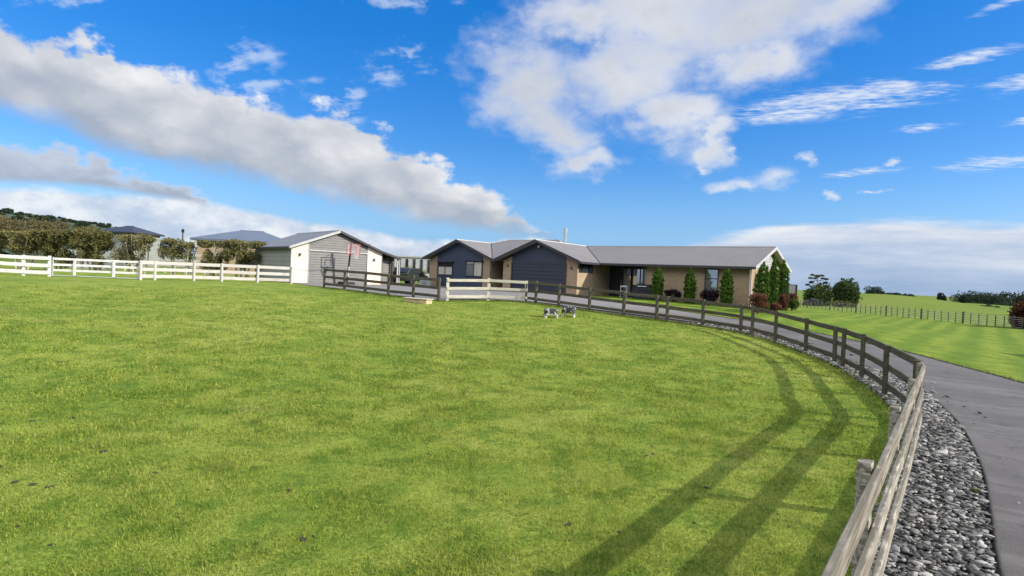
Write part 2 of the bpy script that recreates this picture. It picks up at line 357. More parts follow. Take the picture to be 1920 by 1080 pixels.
def blind_reflection_mat():
    m, t, b = new_mat('blind_and_reflection')  # cream of blinds and of the reflected shed, put into the colour
    x, y, z = n_split(t, obj_co(t)); f = (z*(1/0.09)).fract()
    setc(t, b, 'Base Color', n_mix(t, f.smooth(0.8, 1.0)*0.35, (0.40, 0.385, 0.33), (0.25, 0.24, 0.21)))
    b.inputs['Roughness'].default_value = 0.08; b.inputs['Specular IOR Level'].default_value = 0.8
    return m
M['blind_reflection'] = blind_reflection_mat()
def board_mat():
    m, t, b = new_mat('clear_panel')
    b.inputs['Base Color'].default_value = (0.8, 0.82, 0.82, 1); b.inputs['Alpha'].default_value = 0.05; b.inputs['Roughness'].default_value = 0.1
    return m
M['clear'] = board_mat()
def patch_mat():
    m, t, b = new_mat('mottled_weathered_wood'); v = obj_co(t)
    n = n_noise(t, v, 11.0, 4.0, 0.6)
    x, y, z = n_split(t, v)
    leg = z.smooth(0.17, 0.10)
    c = n_mix(t, ((n - 0.51)*9.0 - 0.15 + leg*2.0).clamp(), (0.014, 0.014, 0.013), (0.50, 0.49, 0.45))
    setc(t, b, 'Base Color', c); b.inputs['Roughness'].default_value = 0.55
    return m
M['patches'] = patch_mat()
M['weathered_pale'] = mottled('pale_weathered_wood', (0.34, 0.33, 0.29), (0.52, 0.51, 0.46), 18, 0.85, 0.3)
M['leaf_hedge'] = foliage('hedge_leaves', [(0.060, 0.070, 0.025), (0.13, 0.128, 0.048), (0.19, 0.168, 0.073), (0.27, 0.22, 0.115)], 1.2)
M['leaf_hedge_dark'] = foliage('dark_hedge_leaves', [(0.040, 0.050, 0.018), (0.09, 0.095, 0.034), (0.145, 0.132, 0.052), (0.23, 0.19, 0.09)], 1.2)
M['leaf_brown'] = foliage('brown_leaves', [(0.055, 0.056, 0.022), (0.095, 0.085, 0.038), (0.14, 0.11, 0.056), (0.18, 0.14, 0.08)], 0.4)
M['leaf_cypress'] = foliage('conifer_sprays', [(0.016, 0.040, 0.010), (0.034, 0.075, 0.015), (0.07, 0.12, 0.020), (0.12, 0.165, 0.03)], 3.5, 0.15)
M['leaf_tree'] = foliage('tree_leaves', [(0.018, 0.032, 0.012), (0.036, 0.060, 0.020), (0.065, 0.092, 0.030), (0.105, 0.13, 0.045)], 0.5)
M['leaf_far'] = foliage('far_tree_leaves', [(0.018, 0.030, 0.020), (0.030, 0.048, 0.030), (0.045, 0.062, 0.036)], 0.15)
M['leaf_red'] = foliage('red_leaves', [(0.045, 0.024, 0.014), (0.10, 0.042, 0.028), (0.17, 0.080, 0.052), (0.20, 0.14, 0.08)], 4.0)
M['leaf_darkred'] = foliage('dark_red_leaves', [(0.020, 0.014, 0.010), (0.05, 0.026, 0.018), (0.10, 0.040, 0.025), (0.17, 0.06, 0.035)], 1.2)
M['leaf_purple'] = foliage('dark_purple_leaves', [(0.012, 0.008, 0.012), (0.022, 0.014, 0.020), (0.035, 0.024, 0.026)], 4.0, 0.1)
M['leaf_flax'] = foliage('flax_leaves', [(0.06, 0.085, 0.02), (0.16, 0.17, 0.04), (0.26, 0.26, 0.07)], 2.0)

# ------------------------------------------------------------------ mesh helpers
def tag(o, label=None, cat=None, group=None, kind=None):
    if label: o['label'] = label
    if cat: o['category'] = cat
    if group: o['group'] = group
    if kind: o['kind'] = kind
    return o
def empty(name, loc=(0, 0, 0), rz=0.0, label=None, cat=None, group=None):
    o = bpy.data.objects.new(name, None); COL.objects.link(o); o.location = loc; o.rotation_euler = (0, 0, rz)
    o.empty_display_size = 0.2
    return tag(o, label, cat, group)
def link(name, me, mat, parent=None, smooth=False):
    o = bpy.data.objects.new(name, me); COL.objects.link(o)
    if mat is not None: me.materials.append(mat)
    if parent is not None: o.parent = parent
    if smooth: me.polygons.foreach_set('use_smooth', [True]*len(me.polygons))
    return o
class MB:
    def __init__(s): s.v = []; s.f = []
    def add(s, vs, fs):
        k = len(s.v); s.v += [tuple(p) for p in vs]; s.f += [tuple(i+k for i in f) for f in fs]; return s
    def box(s, x0, y0, z0, x1, y1, z1):
        vs = [(x0, y0, z0), (x1, y0, z0), (x1, y1, z0), (x0, y1, z0), (x0, y0, z1), (x1, y0, z1), (x1, y1, z1), (x0, y1, z1)]
        return s.add(vs, [(0, 3, 2, 1), (4, 5, 6, 7), (0, 1, 5, 4), (1, 2, 6, 5), (2, 3, 7, 6), (3, 0, 4, 7)])
    def prism(s, pts, z0, z1):
        """vertical prism over an anticlockwise outline"""
        n = len(pts); vs = [(p[0], p[1], z0) for p in pts] + [(p[0], p[1], z1) for p in pts]
        return s.add(vs, [tuple(reversed(range(n))), tuple(range(n, 2*n))] + [(i, (i+1) % n, n+(i+1) % n, n+i) for i in range(n)])
    def slab(s, pts, d):
        """planar polygon thickened by vector d (downwards or sideways)"""
        n = len(pts); vs = [tuple(p) for p in pts] + [(p[0]+d[0], p[1]+d[1], p[2]+d[2]) for p in pts]
        return s.add(vs, [tuple(range(n)), tuple(reversed(range(n, 2*n)))] + [(i, n+i, n+(i+1) % n, (i+1) % n) for i in range(n)])
    def tube(s, path, rad, n=8, cap=True):
        P = [Vector(p) for p in path]; rs = rad if isinstance(rad, (list, tuple)) else [rad]*len(P)
        k = len(s.v); ax = None
        for i, p in enumerate(P):
            d = (P[min(i+1, len(P)-1)] - P[max(i-1, 0)]).normalized()
            a = d.cross(Vector((0, 0, 1)))
            if a.length < 1e-3: a = Vector((1, 0, 0))
            if ax is not None:
                a2 = ax - d*ax.dot(d)
                if a2.length > 1e-3: a = a2
            a.normalize(); ax = a; b = d.cross(a)
            for j in range(n):
                w = 2*PI*j/n; q = p + (a*math.cos(w) + b*math.sin(w))*rs[i]; s.v.append(tuple(q))
        for i in range(len(P)-1):
            for j in range(n): s.f.append((k+i*n+j, k+i*n+(j+1) % n, k+(i+1)*n+(j+1) % n, k+(i+1)*n+j))
        if cap: s.f.append(tuple(k+j for j in reversed(range(n)))); s.f.append(tuple(k+(len(P)-1)*n+j for j in range(n)))
        return s
    def bar(s, a, b, w, h):
        """rectangular bar from a to b, w across, h high"""
        a = Vector(a); b = Vector(b); d = (b-a).normalized(); side = d.cross(Vector((0, 0, 1)))
        if side.length < 1e-3: side = Vector((1, 0, 0))
        side.normalize(); up = side.cross(d); vs = []
        for p in (a, b):
            for i, j in ((-1, -1), (1, -1), (1, 1), (-1, 1)): vs.append(p + side*(i*w/2) + up*(j*h/2))
        return s.add(vs, [(0, 1, 2, 3), (7, 6, 5, 4), (0, 4, 5, 1), (1, 5, 6, 2), (2, 6, 7, 3), (3, 7, 4, 0)])
    def build(s, name, mat, parent=None, bev=0.0, smooth=False):
        me = bpy.data.meshes.new(name); me.from_pydata(s.v, [], s.f); me.update()
        bm = bmesh.new(); bm.from_mesh(me); bmesh.ops.recalc_face_normals(bm, faces=bm.faces); bm.to_mesh(me); bm.free()
        o = link(name, me, mat, parent, smooth)
        if bev:
            m = o.modifiers.new('bevel', 'BEVEL'); m.width = bev; m.segments = 1; m.limit_method = 'ANGLE'
        return o
def np_mesh(name, V, F, mat, parent=None, attr=None, smooth=False):
    """V (n,3); F (m,k) all with k corners"""
    me = bpy.data.meshes.new(name); V = np.asarray(V, np.float32); F = np.asarray(F, np.int32); m, k = F.shape
    me.vertices.add(len(V)); me.vertices.foreach_set('co', V.ravel())
    me.loops.add(m*k); me.loops.foreach_set('vertex_index', F.ravel())
    me.polygons.add(m); me.polygons.foreach_set('loop_start', np.arange(0, m*k, k, dtype=np.int32))
    me.polygons.foreach_set('loop_total', np.full(m, k, np.int32))
    if attr is not None:
        for an, av in attr.items():
            a = me.attributes.new(an, 'FLOAT', 'POINT'); a.data.foreach_set('value', np.asarray(av, np.float32))
    me.update(calc_edges=True); me.validate()
    return link(name, me, mat, parent, smooth)
def copy_tree(o, parent=None):
    c = o.copy(); COL.objects.link(c)
    if parent is not None: c.parent = parent
    for ch in list(o.children): copy_tree(ch, c)
    return c
def S(t): t = np.clip(t, 0, 1); return t*t*(3-2*t)

# ------------------------------------------------------------------ land
def tz(x, y):
    """height of the land: a bank that rises to the house, falling away to the right"""
    x = np.asarray(x, float); y = np.asarray(y, float)
    u = y - 0.35*x
    z = 1.06*S((u-8)/28)
    z = z*(1-S((x-17)/16))
    z = z - 0.6*S((x-12)/22)
    far = S((y-95)/60)*S((x-20)/40)
    z = z - 2.6*far*(1 - 0.0)
    z = z + 4.9*np.exp(-(((x-138)/32)**2 + ((y-215)/38)**2))*S((x-60)/40)            # green knoll
    z = z + 1.2*np.exp(-(((x-205)/28)**2 + ((y-250)/30)**2))
    z = z + 1.8*np.exp(-(((x-255)/35)**2 + ((y-330)/40)**2))
    und = 0.06*np.sin(x*0.35+1.0)*np.sin(y*0.29) + 0.03*np.sin(x*0.9+y*0.5)
    near = S((np.hypot(x, y)-6)/10)*(1-S((y-30)/6))
    z = z + und*near*S((9-x+0.1*y)/4)*0.6
    return z
def tzf(x, y): return float(tz(x, y))
FENCE = [(-3.44, -3.6), (-0.55, 0.0), (0.89, 1.83), (2.35, 3.70), (3.79, 5.57), (5.25, 7.47), (6.60, 9.24), (7.02, 9.88), (7.92, 12.06), (8.64, 14.06), (9.06, 15.6), (9.28, 16.4), (9.42, 18.3), (9.45, 20.5), (9.22, 21.95), (9.02, 22.55), (7.95, 23.85), (6.74, 24.86), (6.35, 25.1), (5.04, 25.85), (3.6, 26.62), (2.26, 27.6), (1.18, 28.35), (0.7, 28.6)]
PANEL = [(0.7, 28.6), (-1.15, 28.35), (-3.06, 27.43)]
COURTF = [(-3.46, 27.28), (-4.8, 28.0), (-6.15, 28.62), (-7.57, 29.68), (-8.97, 30.78), (-10.48, 32.1)]
WHITE_R = [(-14.28, 37.23), (-16.0, 36.2), (-17.7, 35.1), (-18.9, 34.2), (-20.32, 32.75), (-20.5, 31.8)]
WHITE_L = [(-25.15, 31.3), (-26.4, 31.12), (-28.9, 30.75), (-31.4, 30.4), (-33.9, 30.0)]
DR_L = [(-2.2, -4.2), (0.3, -0.6), (3.98, 4.55), (4.82, 5.61), (6.16, 7.36), (7.75, 9.76), (8.75, 11.71), (9.35, 12.9), (9.75, 14.2), (10.1, 16.2), (10.2, 18.3), (10.2, 20.6), (9.95, 22.2), (9.55, 23.2), (8.45, 24.45), (7.1, 25.45), (5.3, 26.55), (3.9, 27.3), (2.5, 28.3), (1.1, 29.15), (-1.1, 28.95), (-3.1, 28.1)]
DR_R = [(4.44, 39.6), (4.3, 36.5), (4.7, 34.3), (5.52, 32.93), (7.93, 30.63), (9.64, 28.6), (11.29, 26.6), (12.5, 24.4), (13.28, 22.4), (13.75, 20.0), (13.72, 18.4), (13.39, 14.96), (12.3, 11.6), (9.8, 7.2), (6.9, 2.8), (3.2, -2.6), (1.8, -4.6)]
COURT = [(-3.3, 27.6), (-4.7, 28.35), (-6.1, 28.95), (-7.5, 30.0), (-8.9, 31.15), (-10.4, 32.5), (-14.4, 37.6), (-15.2, 39.3), (-8.7, 45.0), (-7.5, 50.5), (-3.0, 46.2)]
def inside(px, py, poly):
    px = np.asarray(px, float); py = np.asarray(py, float); r = np.zeros(px.shape, bool); n = len(poly)
    for i in range(n):
        x0, y0 = poly[i]; x1, y1 = poly[(i+1) % n]
        c = ((y0 > py) != (y1 > py)) & (px < (x1-x0)*(py-y0)/((y1-y0) if y1 != y0 else 1e-9) + x0)
        r ^= c
    return r
def dens(pts, step, closed=False):
    o = []; P = list(pts) + ([pts[0]] if closed else [])
    for a, b in zip(P[:-1], P[1:]):
        n = max(1, int(math.dist(a, b)/step))
        for i in range(n): o.append((a[0]+(b[0]-a[0])*i/n, a[1]+(b[1]-a[1])*i/n))
    if not closed: o.append(P[-1])
    return o
def smooth_line(pts, it=2):
    P = list(pts)
    for _ in range(it):
        Q = [P[0]]
        for a, b in zip(P[:-1], P[1:]):
            Q.append((a[0]*.75+b[0]*.25, a[1]*.75+b[1]*.25)); Q.append((a[0]*.25+b[0]*.75, a[1]*.25+b[1]*.75))
        Q.append(P[-1]); P = Q
    return P
DR_L_S = smooth_line(DR_L, 2); DR_R_S = smooth_line(DR_R, 2)
DRIVE = DR_L_S + COURT[:-1] + [(-3.0, 46.2)] + DR_R_S
PADDOCK = [p for p in FENCE] + PANEL[1:] + COURTF + WHITE_R + WHITE_L + [(-60, 31), (-60, -30), (-10, -10)]

def grass_ground_mat():
    m, t, b = new_mat('grass_ground'); P = geo_pos(t); x, y, z = n_split(t, P)
    mown = t.nodes.new('ShaderNodeAttribute'); mown.attribute_name = 'mown'; mown = N(t, mown.outputs['Fac'])
    farf = t.nodes.new('ShaderNodeAttribute'); farf.attribute_name = 'far'; farf = N(t, farf.outputs['Fac'])
    big = n_noise(t, P, 0.16, 5.0, 0.6); mid = n_noise(t, P, 0.9, 5.0, 0.65); fine = n_noise(t, P, 9.0, 5.0, 0.7); vf = n_noise(t, P, 34.0, 3.0, 0.7)
    k = big*0.34 + mid*0.40 + fine*0.26
    pad = n_ramp(t, k, [(0.36, (0.075, 0.130, 0.018)), (0.46, (0.150, 0.206, 0.029)), (0.54, (0.226, 0.262, 0.043)), (0.64, (0.29, 0.295, 0.085))])
    mot = n_noise(t, P, 2.2, 5.0, 0.7); pad = n_mix(t, mot.smooth(0.52, 0.38)*0.6, pad, (0.065, 0.12, 0.015))
    worn = n_noise(t, P, 0.42, 5.0, 0.65)
    pad = n_mix(t, worn.smooth(0.62, 0.74)*0.6, pad, (0.22, 0.19, 0.085))
    pad = n_mix(t, vf.smooth(0.58, 0.38)*0.45, pad, (0.045, 0.085, 0.012))
    # mower stripes on the far lawn, wobbling a little
    wob = n_noise(t, P, 0.22, 3.0, 0.5)
    s = ((x*0.773 - y*0.635 + (wob-0.5)*0.7)*(2*PI/1.7)).sin()
    st = n_mix(t, (s*1.4*0.5 + 0.5 + (mid-0.5)*1.2).clamp(), (0.105, 0.165, 0.016), (0.185, 0.235, 0.030))
    st = n_mix(t, fine.smooth(0.35, 0.7)*0.35, st, (0.17, 0.205, 0.03))
    lay_ = n_noise(t, n_join(t, (x*0.635 + y*0.773)*1.1, (x*0.773 - y*0.635)*0.9, 0.0), 1.0, 6.0, 0.75)
    st = n_mix(t, lay_.smooth(0.58, 0.40)*0.7, st, (0.065, 0.115, 0.012))
    st = n_mix(t, vf.smooth(0.6, 0.42)*0.4, st, (0.06, 0.10, 0.012))
    c = n_mix(t, mown, pad, st)
    fld = n_noise(t, P, 0.012, 4.0, 0.55)
    fc = n_ramp(t, fld*0.8 + mid*0.2, [(0.35, (0.065, 0.11, 0.016)), (0.52, (0.11, 0.15, 0.022)), (0.66, (0.16, 0.175, 0.04))])
    c = n_mix(t, farf, c, fc)
    setc(t, b, 'Base Color', c); b.inputs['Roughness'].default_value = 0.95; b.inputs['Specular IOR Level'].default_value = 0.08
    bump(t, b, fine*0.6 + vf*0.5 + mid*0.5, 0.9, 0.05)
    return m
M['ground'] = grass_ground_mat()
def axis_steps(segs):
    o = [segs[0][0]]
    for a, b, st in segs:
        n = max(1, round((b-a)/st)); o += [a+(b-a)*(i+1)/n for i in range(n)]
    return np.array(o)
gx = axis_steps([(-4000, -1000, 500), (-1000, -200, 80), (-200, -60, 10), (-60, -30, 2), (-30, 40, 0.5), (40, 70, 1.5), (70, 330, 5), (330, 1000, 60), (1000, 4000, 500)])
gy = axis_steps([(-2000, -100, 380), (-100, -20, 10), (-20, 45, 0.5), (45, 100, 1.6), (100, 380, 5), (380, 1000, 60), (1000, 7000, 600)])
GX, GY = np.meshgrid(gx, gy); GZ = tz(GX, GY)
dist = np.hypot(GX, GY); GZ = GZ - 8.0*S((dist-500)/1500)*0.6
nx, ny = len(gx), len(gy)
idx = np.arange(nx*ny).reshape(ny, nx)
F = np.stack([idx[:-1, :-1], idx[:-1, 1:], idx[1:, 1:], idx[1:, :-1]], -1).reshape(-1, 4)
padm = inside(GX, GY, PADDOCK)
mown = np.where(padm | (GX < -12) & (GY > 30), 0.0, 1.0)
farm = S((GY + 0.0*GX - 92)/6) + S((GX-50)/3) + S((-GX-45)/5); farm = np.clip(farm, 0, 1)
g = np_mesh('ground', np.stack([GX, GY, GZ], -1).reshape(-1, 3), F, M['ground'], attr={'mown': mown.ravel(), 'far': farm.ravel()}, smooth=True)
tag(g, kind='structure')

def sheet(name, outline, lift, mat, step=0.8, edge=0.35):
    ol = dens(outline, edge, True); vs = [Vector(p) for p in ol]; n = len(vs)
    xs = [p[0] for p in ol]; ys = [p[1] for p in ol]
    ix, iy = np.meshgrid(np.arange(min(xs), max(xs), step), np.arange(min(ys), max(ys), step))
    k = inside(ix, iy, ol); vs += [Vector((a, b)) for a, b in zip(ix[k], iy[k])]
    r = geometry.delaunay_2d_cdt(vs, [(i, (i+1) % n) for i in range(n)], [], 1, 1e-4)
    V = np.array([(v.x, v.y) for v in r[0]]); tri = np.array([f for f in r[2] if len(f) == 3])
    c = V[tri].mean(1); keep = inside(c[:, 0], c[:, 1], ol)
    z = tz(V[:, 0], V[:, 1]) + lift
    o = np_mesh(name, np.column_stack([V, z]), tri[keep], mat, smooth=True)
    return tag(o, kind='structure')
def drive_mat():
    m, t, b = new_mat('asphalt'); P = geo_pos(t)
    a = n_noise(t, P, 0.5, 5.0, 0.6); f = n_noise(t, P, 60.0, 3.0, 0.7)
    x, y, z = n_split(t, P)
    st = n_noise(t, n_join(t, x*0.8 + y*1.1, (x - y)*0.12, 0.0), 1.3, 5.0, 0.65)
    c = n_mix(t, a.smooth(0.3, 0.7), (0.058, 0.053, 0.050), (0.088, 0.081, 0.077))
    c = n_mix(t, st.smooth(0.46, 0.7)*0.75, c, (0.125, 0.116, 0.11))
    c = n_mix(t, f.smooth(0.45, 0.75)*0.5, c, (0.16, 0.15, 0.145))
    c = n_mix(t, y.smooth(25.0, 31.0)*0.7, c, (0.19, 0.18, 0.172))
    ck = n_noise(t, P, 0.8, 7.0, 0.7); crack = (ck - 0.5).abs().smooth(0.007, 0.001)
    c = n_mix(t, crack*a.smooth(0.42, 0.52)*0.7, c, (0.022, 0.020, 0.018))
    dk = n_noise(t, P, 1.7, 6.0, 0.68)
    c = n_mix(t, dk.smooth(0.56, 0.70)*0.55, c, (0.040, 0.037, 0.035))
    setc(t, b, 'Base Color', c); b.inputs['Roughness'].default_value = 0.85; b.inputs['Specular IOR Level'].default_value = 0.25
    bump(t, b, f, 0.5, 0.006)
    return m
M['drive'] = drive_mat()
sheet('driveway', DRIVE, 0.03, M['drive'])
# gravel bed between the fence and the drive
fence_in = [(p[0]-0.10, p[1]+0.06) for p in FENCE[:-1]]
GRAVEL = fence_in + list(reversed([p for p in DR_L_S if p[0] > 0.9 or p[1] < 5]))
bed = mottled('gravel_bed', (0.022, 0.021, 0.020), (0.07, 0.067, 0.062), 30, 0.95, 0.5, 0.1)
sheet('gravel_bed', GRAVEL, 0.012, bed, 0.6, 0.3)
def ribbon(name, line, w, h, mat, lift=0.0):
    P = [Vector((p[0], p[1], tzf(*p)+lift)) for p in dens(line, 0.5)]
    V = []; Fq = []
    for i, p in enumerate(P):
        d = (P[min(i+1, len(P)-1)]-P[max(i-1, 0)]); sd_ = Vector((-d.y, d.x, 0)).normalized()*(w/2)
        V += [p-sd_-Vector((0, 0, .05)), p-sd_+Vector((0, 0, h)), p+sd_+Vector((0, 0, h)), p+sd_-Vector((0, 0, .05))]
    for i in range(len(P)-1):
        k = i*4; Fq += [(k, k+1, k+5, k+4), (k+1, k+2, k+6, k+5), (k+2, k+3, k+7, k+6)]
    return tag(np_mesh(name, V, Fq, mat), kind='structure')
edge_m = mottled('dark_edging', (0.016, 0.015, 0.014), (0.035, 0.032, 0.028), 12, 0.85, 0.2)
ribbon('kerb', [p for p in DR_L_S], 0.03, 0.05, edge_m)
ribbon('kerb', [p for p in DR_R_S[6:]], 0.05, 0.05, edge_m)

# ------------------------------------------------------------------ pebbles
def pebbles():
    bm = bmesh.new(); bmesh.ops.create_icosphere(bm, subdivisions=2, radius=1.0)
    for v in bm.verts: v.co *= 1+.10*math.sin(v.co.x*7+v.co.y*5)+.08*math.sin(v.co.z*9+v.co.x*4)
    bv = np.array([v.co[:] for v in bm.verts]); bf = np.array([[v.index for v in f.verts] for f in bm.faces]); bm.free()
    pts = []
    px = RNG.uniform(-1, 11, 300000); py = RNG.uniform(0.5, 24.5, 300000)
    k = inside(px, py, GRAVEL) & inside(px+.035, py-.025, GRAVEL); px, py = px[k], py[k]
    d = np.hypot(px, py); keep = RNG.uniform(0, 1, len(px)) < np.clip(1.25*(9.0/np.maximum(d, 9.0))**1.2, 0.12, 1)
    px, py = px[keep][:32000], py[keep][:32000]
    ex = np.array(DR_L_S)[RNG.integers(12, len(DR_L_S)-20, 60)]; px = np.concatenate([px, ex[:, 0]+np.abs(RNG.normal(0, .35, 60))+.05]); py = np.concatenate([py, ex[:, 1]-np.abs(RNG.normal(0, .25, 60))])
    n = len(px); s = RNG.lognormal(math.log(0.0195), 0.42, n)
    big = S((np.hypot(px, py)-9)/10)*0.6+1; s = np.clip(s*big, 0.014, 0.085)
    dim = np.column_stack([s*RNG.uniform(0.9, 1.7, n), s*RNG.uniform(0.55, 0.95, n), s*RNG.uniform(0.30, 0.55, n)])
    yaw = RNG.uniform(0, 2*PI, n); tilt = RNG.normal(0, 0.28, n)
    B = bv[None]*dim[:, None, :]
    B = B*(1+0.14*np.sin(bv[None, :, :]*2.3+RNG.uniform(0, 6, (n, 1, 3))))
    ct, st = np.cos(tilt)[:, None], np.sin(tilt)[:, None]; x, y, z = B[..., 0], B[..., 1], B[..., 2]
    y, z = y*ct-z*st, y*st+z*ct
    cy, sy = np.cos(yaw)[:, None], np.sin(yaw)[:, None]; x, y = x*cy-y*sy, x*sy+y*cy
    base = tz(px, py)+0.014+RNG.uniform(0.0, 0.05, n)
    V = np.stack([x+px[:, None], y+py[:, None], z+base[:, None]], -1).reshape(-1, 3)
    Fc = (bf[None]+(np.arange(n)*len(bv))[:, None, None]).reshape(-1, 3)
    tone = np.repeat(RNG.beta(1.1, 1.3, n), len(bv))
    m, t, b = new_mat('river_stone'); at = t.nodes.new('ShaderNodeAttribute'); at.attribute_name = 'tone'; a = N(t, at.outputs['Fac'])
    f = n_noise(t, geo_pos(t), 45.0, 4.0, 0.6)
    c = n_ramp(t, a*0.85 + f*0.15, [(0.1, (0.035, 0.034, 0.031)), (0.35, (0.085, 0.081, 0.075)), (0.60, (0.165, 0.158, 0.147)), (0.92, (0.32, 0.308, 0.283))])
    setc(t, b, 'Base Color', c); b.inputs['Roughness'].default_value = 0.85; b.inputs['Specular IOR Level'].default_value = 0.2
    bump(t, b, f, 0.3, 0.006)
    o = np_mesh('gravel', V, Fc, m, attr={'tone': tone}, smooth=True)
    tag(o, 'grey river stones filling the strip between the fence and the driveway', 'gravel', kind='stuff')
pebbles()

# ------------------------------------------------------------------ grass blades in the paddock
def grass():
    n0 = 620000
    # density falls with distance: sample polar positions within the view
    rr = 3.0*np.exp(RNG.uniform(0, 1, n0)*math.log(30/3.0)); aa = RNG.uniform(R(-47), R(44), n0)
    px, py = rr*np.sin(aa), rr*np.cos(aa)
    clump = np.sin(px*3.1+1.7*np.sin(py*2.3))*np.sin(py*2.7+1.3*np.sin(px*1.9))
    k = inside(px, py, PADDOCK) & (RNG.uniform(-3.2, 1, n0) < clump)
    px, py, rr = px[k], py[k], rr[k]; n = len(px)
    # longer tufts along the foot of the fence
    fl = np.array(dens(FENCE + PANEL[1:] + COURTF, 0.02)); fi = fl[RNG.integers(0, len(fl), 26000)]; fx = fi[:, 0]-np.abs(RNG.normal(0, .10, len(fi)))+.02; fy = fi[:, 1]+RNG.normal(0, .07, len(fi))-.03
    dl = np.array(dens(DR_R_S[4:], 0.02)); di = dl[RNG.integers(0, len(dl), 22000)]; hx = di[:, 0]+np.abs(RNG.normal(0, .16, len(di)))-.05; hy = di[:, 1]+RNG.normal(0, .06, len(di))
    clump = np.concatenate([clump[k], RNG.uniform(.8, 3.0, len(fi)), RNG.uniform(.3, 2.2, len(di))]); px = np.concatenate([px, fx, hx]); py = np.concatenate([py, fy, hy]); rr = np.hypot(px, py); n = len(px)
    sz = np.clip(rr/7.0, 0.8, 2.6)
    h = RNG.uniform(0.018, 0.046, n)*np.clip(sz, 0.9, 1.3)*(1+0.35*clump); w = RNG.uniform(0.0026, 0.0052, n)*sz
    yaw = RNG.uniform(0, 2*PI, n); lean = np.abs(RNG.normal(0.95, 0.4, n)); ly = RNG.uniform(0, 2*PI, n)
    bz = tz(px, py)
    dx, dy = np.cos(yaw)*w, np.sin(yaw)*w
    tx, ty, tzz = np.cos(ly)*h*np.sin(lean), np.sin(ly)*h*np.sin(lean), h*np.cos(np.minimum(lean, 1.35))
    A = np.stack([px-dx, py-dy, bz-0.004], -1); B = np.stack([px+dx, py+dy, bz-0.004], -1)
    mx_, my_ = px+tx*0.45, py+ty*0.45; mz = bz+tzz*0.62
    Cc = np.stack([mx_+dx*0.8, my_+dy*0.8, mz], -1); Dd = np.stack([mx_-dx*0.8, my_-dy*0.8, mz], -1)
    E = np.stack([px+tx, py+ty, bz+tzz], -1)
    V = np.stack([A, B, Cc, Dd, E], 1).reshape(-1, 3)
    i = np.arange(n)*5
    Fq = np.concatenate([np.stack([i, i+1, i+2], -1), np.stack([i, i+2, i+3], -1), np.stack([i+3, i+2, i+4], -1)])
    tone = np.repeat(RNG.uniform(0, 1, n), 5)
    m = bpy.data.materials.new('grass_blades'); m.use_nodes = True; t = m.node_tree; t.nodes.clear()
    out = t.nodes.new('ShaderNodeOutputMaterial'); d = t.nodes.new('ShaderNodeBsdfDiffuse'); tr = t.nodes.new('ShaderNodeBsdfTranslucent')
    mx = t.nodes.new('ShaderNodeMixShader'); mx.inputs[0].default_value = 0.35
    at = t.nodes.new('ShaderNodeAttribute'); at.attribute_name = 'tone'; a = N(t, at.outputs['Fac']); P = geo_pos(t)
    big = n_noise(t, P, 0.16, 5.0, 0.6); mid = n_noise(t, P, 0.9, 5.0, 0.65)
    kk = big*0.32 + mid*0.40 + a*0.28
    c = n_ramp(t, kk, [(0.34, (0.086, 0.142, 0.020)), (0.44, (0.165, 0.224, 0.032)), (0.54, (0.255, 0.290, 0.050)), (0.68, (0.32, 0.335, 0.105))])
    mot = n_noise(t, P, 2.2, 5.0, 0.7); c = n_mix(t, mot.smooth(0.52, 0.38)*0.6, c, (0.075, 0.145, 0.018))
    worn = n_noise(t, P, 0.42, 5.0, 0.65)
    c = n_mix(t, worn.smooth(0.60, 0.74)*0.6, c, (0.33, 0.27, 0.11))
    t.links.new(c, d.inputs[0]); t.links.new(c, tr.inputs[0]); t.links.new(d.outputs[0], mx.inputs[1]); t.links.new(tr.outputs[0], mx.inputs[2]); t.links.new(mx.outputs[0], out.inputs[0])
    o = np_mesh('grass', V, Fq, m, attr={'tone': tone})
    tag(o, 'short yellow green grass covering the open paddock', 'grass', kind='stuff')
grass()

# ------------------------------------------------------------------ post and rail fences
def rail_obj(name, a, b, h, w, mat, parent):
    """a board from a to b as its own mesh, grain along its local X, a little bowed"""
    a = Vector(a); b = Vector(b); L = (b-a).length
    d = (b-a).normalized(); side = Vector((0, 0, 1)).cross(d).normalized(); up = d.cross(side)
    n = 5; sag = random.uniform(-0.008, 0.008); bow = random.uniform(-0.006, 0.006); vs = []; fs = []
    for i in range(n+1):
        q = i/n; k = math.sin(PI*q); hh = h/2*(1+random.uniform(-.02, .02))
        for y_, z_ in ((-w/2, -hh), (w/2, -hh), (w/2, hh), (-w/2, hh)): vs.append((q*L, y_+bow*k, z_+sag*k))
    for i in range(n):
        for j in range(4): fs.append((i*4+j, i*4+(j+1) % 4, i*4+4+(j+1) % 4, i*4+4+j))
    fs += [(3, 2, 1, 0), (n*4, n*4+1, n*4+2, n*4+3)]
    o = MB().add(vs, fs).build(name, mat, parent, 0.006)
    o.matrix_world = Matrix(((d.x, side.x, up.x, a.x), (d.y, side.y, up.y, a.y), (d.z, side.z, up.z, a.z), (0, 0, 0, 1)))
    return o
def place(o, parent, loc, rz=0.0):
    o.parent = parent; o.location = loc; o.rotation_euler = (0, 0, rz)
